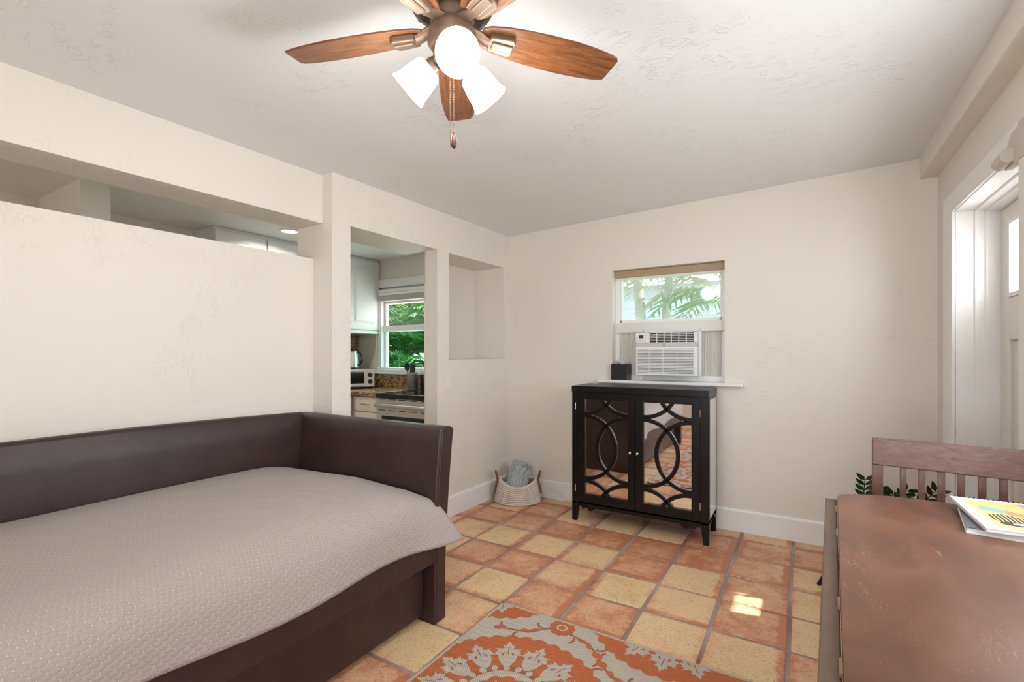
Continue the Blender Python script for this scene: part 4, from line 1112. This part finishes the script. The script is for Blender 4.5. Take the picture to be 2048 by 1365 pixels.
# base cabinet with drawers, counter, backsplash
SXL, SXR, SY, SZ = -3.40, -2.70, 3.15, .883
t = thing('base_cabinet', (-3.7, 3.45, 0), 'cream kitchen drawer cabinet left of the stove under the granite counter', 'cabinet')
b = MB(); b.box(-4.33, SXL-.006, SY+.035, 3.75, .0, .845); b.build('carcass', 'creamcab', t)
b = MB(); b.box(-3.80, -3.735, SY+.02, SY+.035, .08, .845); b.build('stile', 'creamcab', t)
for z0, z1 in ((.70, .835), (.53, .69), (.30, .52), (.09, .29)):
    b = MB(); b.box(-3.73, SXL-.010, SY+.014, SY+.035, z0, z1); dw = b.build('drawer', 'creamcab', t, bevel=.004)
    b = MB(); zc = (z0+z1)/2; xm = -3.565; b.tube([(xm-.052, SY+.016, zc), (xm-.045, SY-.008, zc), (xm, SY-.012, zc+.003), (xm+.045, SY-.008, zc), (xm+.052, SY+.016, zc)], .005, 8); plabel(b.build('handle', 'chrome', dw, smooth=True), 'silver drawer handle')
b = MB(); b.box(-4.335, SXL-.004, SY-.005, 3.757, .845, .884); b.box(-4.335, -3.70, 2.0, SY-.005, .845, .884)
tag(b.build('countertop', 'granite', bevel=.006), 'speckled brown granite counter beside the stove', 'countertop')
b = MB(); b.box(-4.335, -2.68, 3.735, 3.758, .884, 1.022); b.box(-4.338, -4.315, 2.0, 3.735, .884, 1.46)
tag(b.build('backsplash', 'granite', bevel=.002), 'brown granite backsplash strip under the kitchen window', 'backsplash')
t = thing('base_cabinet', (-4.0, 2.6, 0), 'cream base cabinet on the kitchen side, hidden below the doorway view', 'cabinet')
b = MB(); b.box(-4.33, -3.73, 2.0, 3.14, 0, .845); b.build('carcass', 'creamcab', t)

# stove
t = thing('stove', (-3.05, 3.45, 0), 'stainless steel range with black glass cooktop in the kitchen', 'stove')
b = MB(); b.box(SXL, SXR, SY+.03, 3.73, .02, .83); b.build('body', 'steel', t)
b = MB(); b.box(SXL-.003, SXR+.003, SY-.012, 3.73, .838, SZ); b.build('cooktop', 'cooktop', t, bevel=.008, seg=3)
b = MB(); b.box(SXL, SXR, SY+.0, SY+.03, .775, .838); b.build('front_trim', 'steel', t, bevel=.003)
b = MB(); b.box(SXL+.004, SXR-.004, SY-.002, SY+.03, .17, .768); od = b.build('oven_door', 'steel', t, bevel=.004)
b = MB(); b.box(SXL+.075, SXR-.075, SY-.004, SY+.01, .30, .680); b.build('oven_window', 'ovenglass', od)
for k in range(5):
    for z in (.8265, .7285):
        b = MB(); b.box(SXL+.03+k*.13, SXL+.12+k*.13, SY-.0035, SY+.004, z, z+.006); b.build('vent_slot', 'dark', od)
b = MB(); b.rings([((SXL+.02, SY-.03, .776), .020), ((SXR-.02, SY-.03, .776), .020)], 14, flat=1.0)
for x in (SXL+.06, SXR-.06): b.cyl((x, SY-.03, .776), (x, SY+.005, .776), .010, n=10)
b.build('oven_handle', 'steel', od, smooth=True)
b = MB(); b.box(SXL, SXR, SY+.01, SY+.03, .03, .16); b.build('storage_drawer', 'steel', t, bevel=.003)
for (x, y, r) in ((-3.22, 3.33, .09), (-2.9, 3.33, .11), (-3.2, 3.58, .075), (-2.9, 3.58, .08)):
    b = MB(); b.lathe([(r-.004, SZ+.0004), (r, SZ+.0004)], (x, y, 0), (0, 0, 1), 36); b.build('burner_ring', 'slot', t)
b = MB(); b.box(SXL+.0, SXR, 3.66, 3.729, SZ-.01, 1.02); b = None

# utensil crock and utensils
UXc, UYc = -3.335, 3.56
t = thing('utensil_holder', (UXc, UYc, SZ), 'perforated stainless utensil holder at the back of the stove', 'utensil holder')
b = MB(); b.lathe([(0, SZ+.002), (.052, SZ+.002), (.055, SZ+.006), (.055, SZ+.172), (.0565, SZ+.176), (.053, SZ+.176), (.052, SZ+.01), (0, SZ+.008)], (UXc, UYc, 0), (0, 0, 1), 40); cr = b.build('canister', 'steel', t, smooth=True)
b = MB()
for r in range(10):
    for k in range(26):
        a = 2*PI*(k+.5*(r % 2)*0)/26; z = SZ+.03+r*.0135; o = Vector((UXc+.0556*math.cos(a), UYc+.0556*math.sin(a), z)); tx = Vector((-math.sin(a), math.cos(a), 0))
        b.add([o+tx*.0038*math.cos(u)+Vector((0, 0, .0038*math.sin(u))) for u in [i*PI/4 for i in range(8)]], [tuple(range(8))])
plabel(b.build('perforation', 'dark', cr), 'rows of small round holes')
def utensil(name, base, tip, head, m, label):
    t = thing(name, base, label, 'utensil', 'utensils in the steel holder')
    B = Vector(base); Tp = Vector(tip); d = (Tp-B).normalized()
    b = MB(); b.rings([(B, .005), (B+d*.10, .0055), (Tp, .0045)], 8); b.build('handle', m, t, smooth=True)
    b = MB(); side = d.cross(cF).normalized(); 
    T_ = Matrix((( side.x, cF.x, d.x, Tp.x), (side.y, cF.y, d.y, Tp.y), (side.z, cF.z, d.z, Tp.z), (0, 0, 0, 1))) @ Matrix.Identity(4)
    b.T = T_
    if head == 'spoon':
        def f(u, v):
            s = v; wd = .028*math.sin(PI*min(1, .08+s*.92))**.7; x = (2*u-1)*wd; return (x, .012*(1-(2*u-1)**2)*math.sin(PI*s), s*.085-.004)
        b.grid(f, 10, 14); o = b.build('bowl', m, t, smooth=True, solid=.003)
    elif head == 'slot':
        for k in range(5):
            x = -.024+.012*k; b.box(x-.0038, x+.0038, -.0015, .0015, .01, .085)
        b.box(-.028, .028, -.0015, .0015, -.002, .014); b.box(-.028, .028, -.0015, .0015, .08, .09); b.build('slotted_blade', m, t, bevel=.001)
    elif head == 'fork':
        for k in range(7):
            a = -.9+.3*k; b.rings([((.024*math.sin(a), .003, .035+.02*math.cos(a)), .004), ((.045*math.sin(a), .012, .04+.035*math.cos(a)), .003)], 6)
        b.add([(.026*math.cos(u), .0, .032+.034*math.sin(u)) for u in [i*PI/10 for i in range(20)]], [tuple(range(20))]); b.build('pasta_head', m, t, solid=.003)
    else:
        for k in range(6):
            ph = k*PI/6; b.tube([(.026*math.sin(PI*s)*math.cos(ph), .026*math.sin(PI*s)*math.sin(ph), .10*s) for s in [i/12 for i in range(13)]], .0012, 5)
        b.build('whisk_wires', m, t, smooth=True)
zt = SZ+.19
utensil('serving_spoon', (UXc-.022, UYc-.016, SZ+.02), (UXc-.045, UYc-.02, zt+.01), 'spoon', 'blackp', 'black serving spoon leaning left in the steel utensil holder')
utensil('spatula', (UXc-.016, UYc+.022, SZ+.02), (UXc-.030, UYc+.038, zt-.01), 'slot', 'blackp', 'black slotted turner in the steel utensil holder, behind the spoon')
utensil('pasta_server', (UXc+.018, UYc-.018, SZ+.02), (UXc+.032, UYc-.025, zt), 'fork', 'blackp', 'black pasta server leaning right in the steel utensil holder')
utensil('whisk', (UXc+.022, UYc+.020, SZ+.02), (UXc+.044, UYc+.052, zt-.025), 'whisk', 'steel', 'steel wire whisk at the right of the utensil holder')
t = thing('utensil_crock', (-3.215, 3.62, SZ), 'plain black crock beside the steel utensil holder', 'crock')
b = MB(); b.lathe([(0, SZ+.001), (.045, SZ+.001), (.05, SZ+.01), (.052, SZ+.15), (.05, SZ+.158), (.046, SZ+.15), (.044, SZ+.012), (0, SZ+.01)], (-3.215, 3.62, 0), (0, 0, 1), 28); b.build('crock_body', 'blackp', t, smooth=True)

# toaster oven in the corner, kettle on it
TO = RZ(52, (-4.07, 3.475, .884))
t = thing('toaster_oven', (-4.07, 3.475, .884), 'silver toaster oven in the kitchen counter corner', 'toaster oven')
b = MB(TO); b.box(-.19, .19, -.13, .13, .018, .205); b.build('housing', 'steel', t, bevel=.008, seg=3)
b = MB(TO); b.box(-.185, .10, -.142, -.128, .035, .19); td_ = b.build('glass_door', 'steel', t, bevel=.003)
b = MB(TO); b.box(-.17, .085, -.1435, -.139, .055, .172); b.build('door_window', 'ovenglass', td_)
b = MB(TO); b.cyl((-.16, -.165, .182), (.08, -.165, .182), .007, n=10); b.cyl((-.14, -.165, .182), (-.14, -.14, .182), .005, n=8); b.cyl((.06, -.165, .182), (.06, -.14, .182), .005, n=8); b.build('door_handle', 'steel', td_, smooth=True)
for z in (.075, .145):
    b = MB(TO); b.lathe([(.025, 0), (.023, .018), (.019, .024), (0, .025)], (.145, -.130, z), (0, -1, 0), 20); plabel(b.build('knob', 'blackp', t, smooth=True), 'black round knob')
for x in (-.16, .16):
    for y in (-.1, .1):
        b = MB(TO); b.cyl((x, y, 0), (x, y, .02), .012, n=10); b.build('foot', 'blackp', t)
KXX, KYY, KZ = -4.095, 3.45, 1.089
t = thing('electric_kettle', (KXX, KYY, KZ), 'stainless steel electric kettle with a black handle, on the toaster oven', 'kettle')
b = MB(); b.lathe([(0, KZ), (.072, KZ), (.074, KZ+.016), (0, KZ+.016)], (KXX, KYY, 0), (0, 0, 1), 32); b.build('base', 'blackp', t, smooth=True)
b = MB(); b.lathe([(0, KZ+.016), (.069, KZ+.016), (.070, KZ+.03), (.062, KZ+.17), (.058, KZ+.185), (0, KZ+.185)], (KXX, KYY, 0), (0, 0, 1), 36); b.build('body', 'steel', t, smooth=True)
b = MB(); b.lathe([(.058, KZ+.185), (.052, KZ+.197), (.02, KZ+.202), (.012, KZ+.212), (0, KZ+.214)], (KXX, KYY, 0), (0, 0, 1), 28); b.build('lid', 'blackp', t, smooth=True)
hd = (cR*1.0-cF*.1).normalized()
b = MB(); o = Vector((KXX, KYY, KZ)); b.rings([(o+hd*.055+Vector((0, 0, .178)), .011), (o+hd*.09+Vector((0, 0, .176)), .012), (o+hd*.112+Vector((0, 0, .145)), .012), (o+hd*.116+Vector((0, 0, .10)), .011), (o+hd*.105+Vector((0, 0, .06)), .010), (o+hd*.068+Vector((0, 0, .035)), .010)], 12); b.build('handle', 'blackp', t, smooth=True)
b = MB(); b.rings([(o-hd*.056+Vector((0, 0, .15)), .018), (o-hd*.085+Vector((0, 0, .18)), .008)], 10); b.build('spout', 'steel', t, smooth=True)

# ================================================================ outside
b = MB(); b.box(1.0, 1.257, 2.4, 4.6, 2.35, 2.47); b.box(1.0, 2.6, -.6, 2.4, 2.35, 2.47); struct(b.build('sun_blocker_eave', 'trim'))  # unseen eave and porch roof, added to block most of the sun
b = MB(); b.box(1.25, 1.45, 3.05, 3.27, -.1, 2.35); struct(b.build('sun_blocker_column', 'trim', bevel=.006))  # unseen column, added to keep the sun off one door lite
b = MB(); b.box(-14, 14, -12, 16, -.5, -.10); struct(b.build('ground', 'ground'))
def frond(p0, d, length, droop, leafl, n, m, parent, seed, up=0.6):
    r = random.Random(seed); b = MB(); d = Vector(d).normalized(); P = []
    for i in range(n+1):
        s = i/n; p = Vector(p0)+d*(length*s)+Vector((0, 0, up*length*s*.5-droop*length*s*s)); P.append(p)
    b.rings([(p, lerp(.011, .003, i/n)) for i, p in enumerate(P)], 5)
    for i in range(2, n+1):
        p = P[i]; tg = (P[min(i+1, n)]-P[i-1]).normalized(); sd = tg.cross(Vector((0, 0, 1)))
        sd = sd.normalized() if sd.length > .01 else Vector((1, 0, 0))
        L = leafl*(math.sin(PI*(.12+.82*i/n))**.7)*r.uniform(.8, 1.1)
        for sg in (1, -1):
            dv = (sd*sg*.8+tg*.6+Vector((0, 0, r.uniform(-.35, .1)))).normalized(); wv = dv.cross(Vector((0, 0, 1))).normalized()*.013
            dn = Vector((0, 0, -L*.18)); b.add([p-wv*.4, p+dv*L*.5+wv, p+dv*L+dn, p+dv*L*.5-wv, p+wv*.4], [(0, 1, 2, 3), (0, 4, 1)] if False else [(0, 3, 2, 1, 4)])
    return b.build('frond', m, parent)
def palm(x, y, h, nf, length, label, group, trunk_r=.06, m='palm', seed=1, leafl=.35, base_z=-.1, droop=.75, trunkm='trunk', spread=1.0):
    t = thing('palm_tree', (x, y, base_z), label, 'palm', group); r = random.Random(seed)
    b = MB(); n = 14
    b.rings([(Vector((x+.02*math.sin(i), y, lerp(base_z, h, i/n))), trunk_r*(1+.08*(i % 2))) for i in range(n+1)], 12); b.build('trunk', trunkm, t, smooth=True)
    for k in range(nf):
        a = 2*PI*k/nf+r.uniform(-.2, .2); el = r.uniform(.1, 1.0)*spread
        mm = m if not isinstance(m, (list, tuple)) else m[k % len(m)]
        frond((x, y, h-.03), (math.cos(a), math.sin(a), el), length*r.uniform(.8, 1.1), droop, leafl, 16, mm, t, seed*50+k)
    return t
# seen through the small window
palm(-1.47, 5.0, 2.75, 12, 1.2, 'palm with a pale trunk seen at the left of the small window', 'palms outside the small window', .05, ['palm', 'palmdry'], 3)
palm(-1.20, 5.1, 2.15, 11, 1.0, 'palm with spreading pale fronds in the middle of the small window', 'palms outside the small window', .04, ['palm', 'palmdry', 'palmdry'], 5)
palm(-.62, 5.6, 1.8, 12, 1.1, 'palm with drooping pale fronds at the right of the small window', 'palms outside the small window', .05, ['palmdry', 'palmdry', 'palm'], 9)
b = MB()
for k in range(26): b.box(-3.4+k*.16, -3.4+k*.16+.152, 7.4, 7.43, -.1, 1.52)
b.box(-3.4, .8, 7.43, 7.47, .2, .3); b.box(-3.4, .8, 7.43, 7.47, 1.2, 1.3)
tag(b.build('garden_fence', 'fence'), 'grey green board fence beyond the small window', 'fence')
t = thing('neighbour_house', (-1, 10, 0), 'pale house far behind the palms in the small window', 'house')
b = MB(); b.box(-6, 3, 9.5, 12, -.1, 2.6)
for k in range(14): b.box(-6, 3, 9.47, 9.5, .0+k*.18, .01+k*.18)
b.build('house_wall', 'house', t)
b = MB(); b.prism([(9.1, 2.55), (12.4, 2.55), (10.8, 3.5)], -6.3, 3.3, 'x'); b.build('roof', 'house', t)
# dense palms outside the kitchen window
for k, (x, y, h, lab) in enumerate(((-4.9, 5.1, 1.2, 'leafy green palm crowding the left of the kitchen window'), (-4.4, 4.9, .7, 'low bushy palm at the foot of the kitchen window'), (-5.6, 5.9, 1.6, 'taller green palm behind the others outside the kitchen window'),
                                     (-4.2, 5.8, 1.5, 'green palm further right outside the kitchen window'), (-6.2, 6.6, 1.9, 'farthest green palm outside the kitchen window'))):
    palm(x, y, h, 22, 1.15, lab, 'palms outside the kitchen window', .04, ['darkpalm', 'palm', 'darkpalm'], 20+k, .42, droop=.62, spread=1.5)
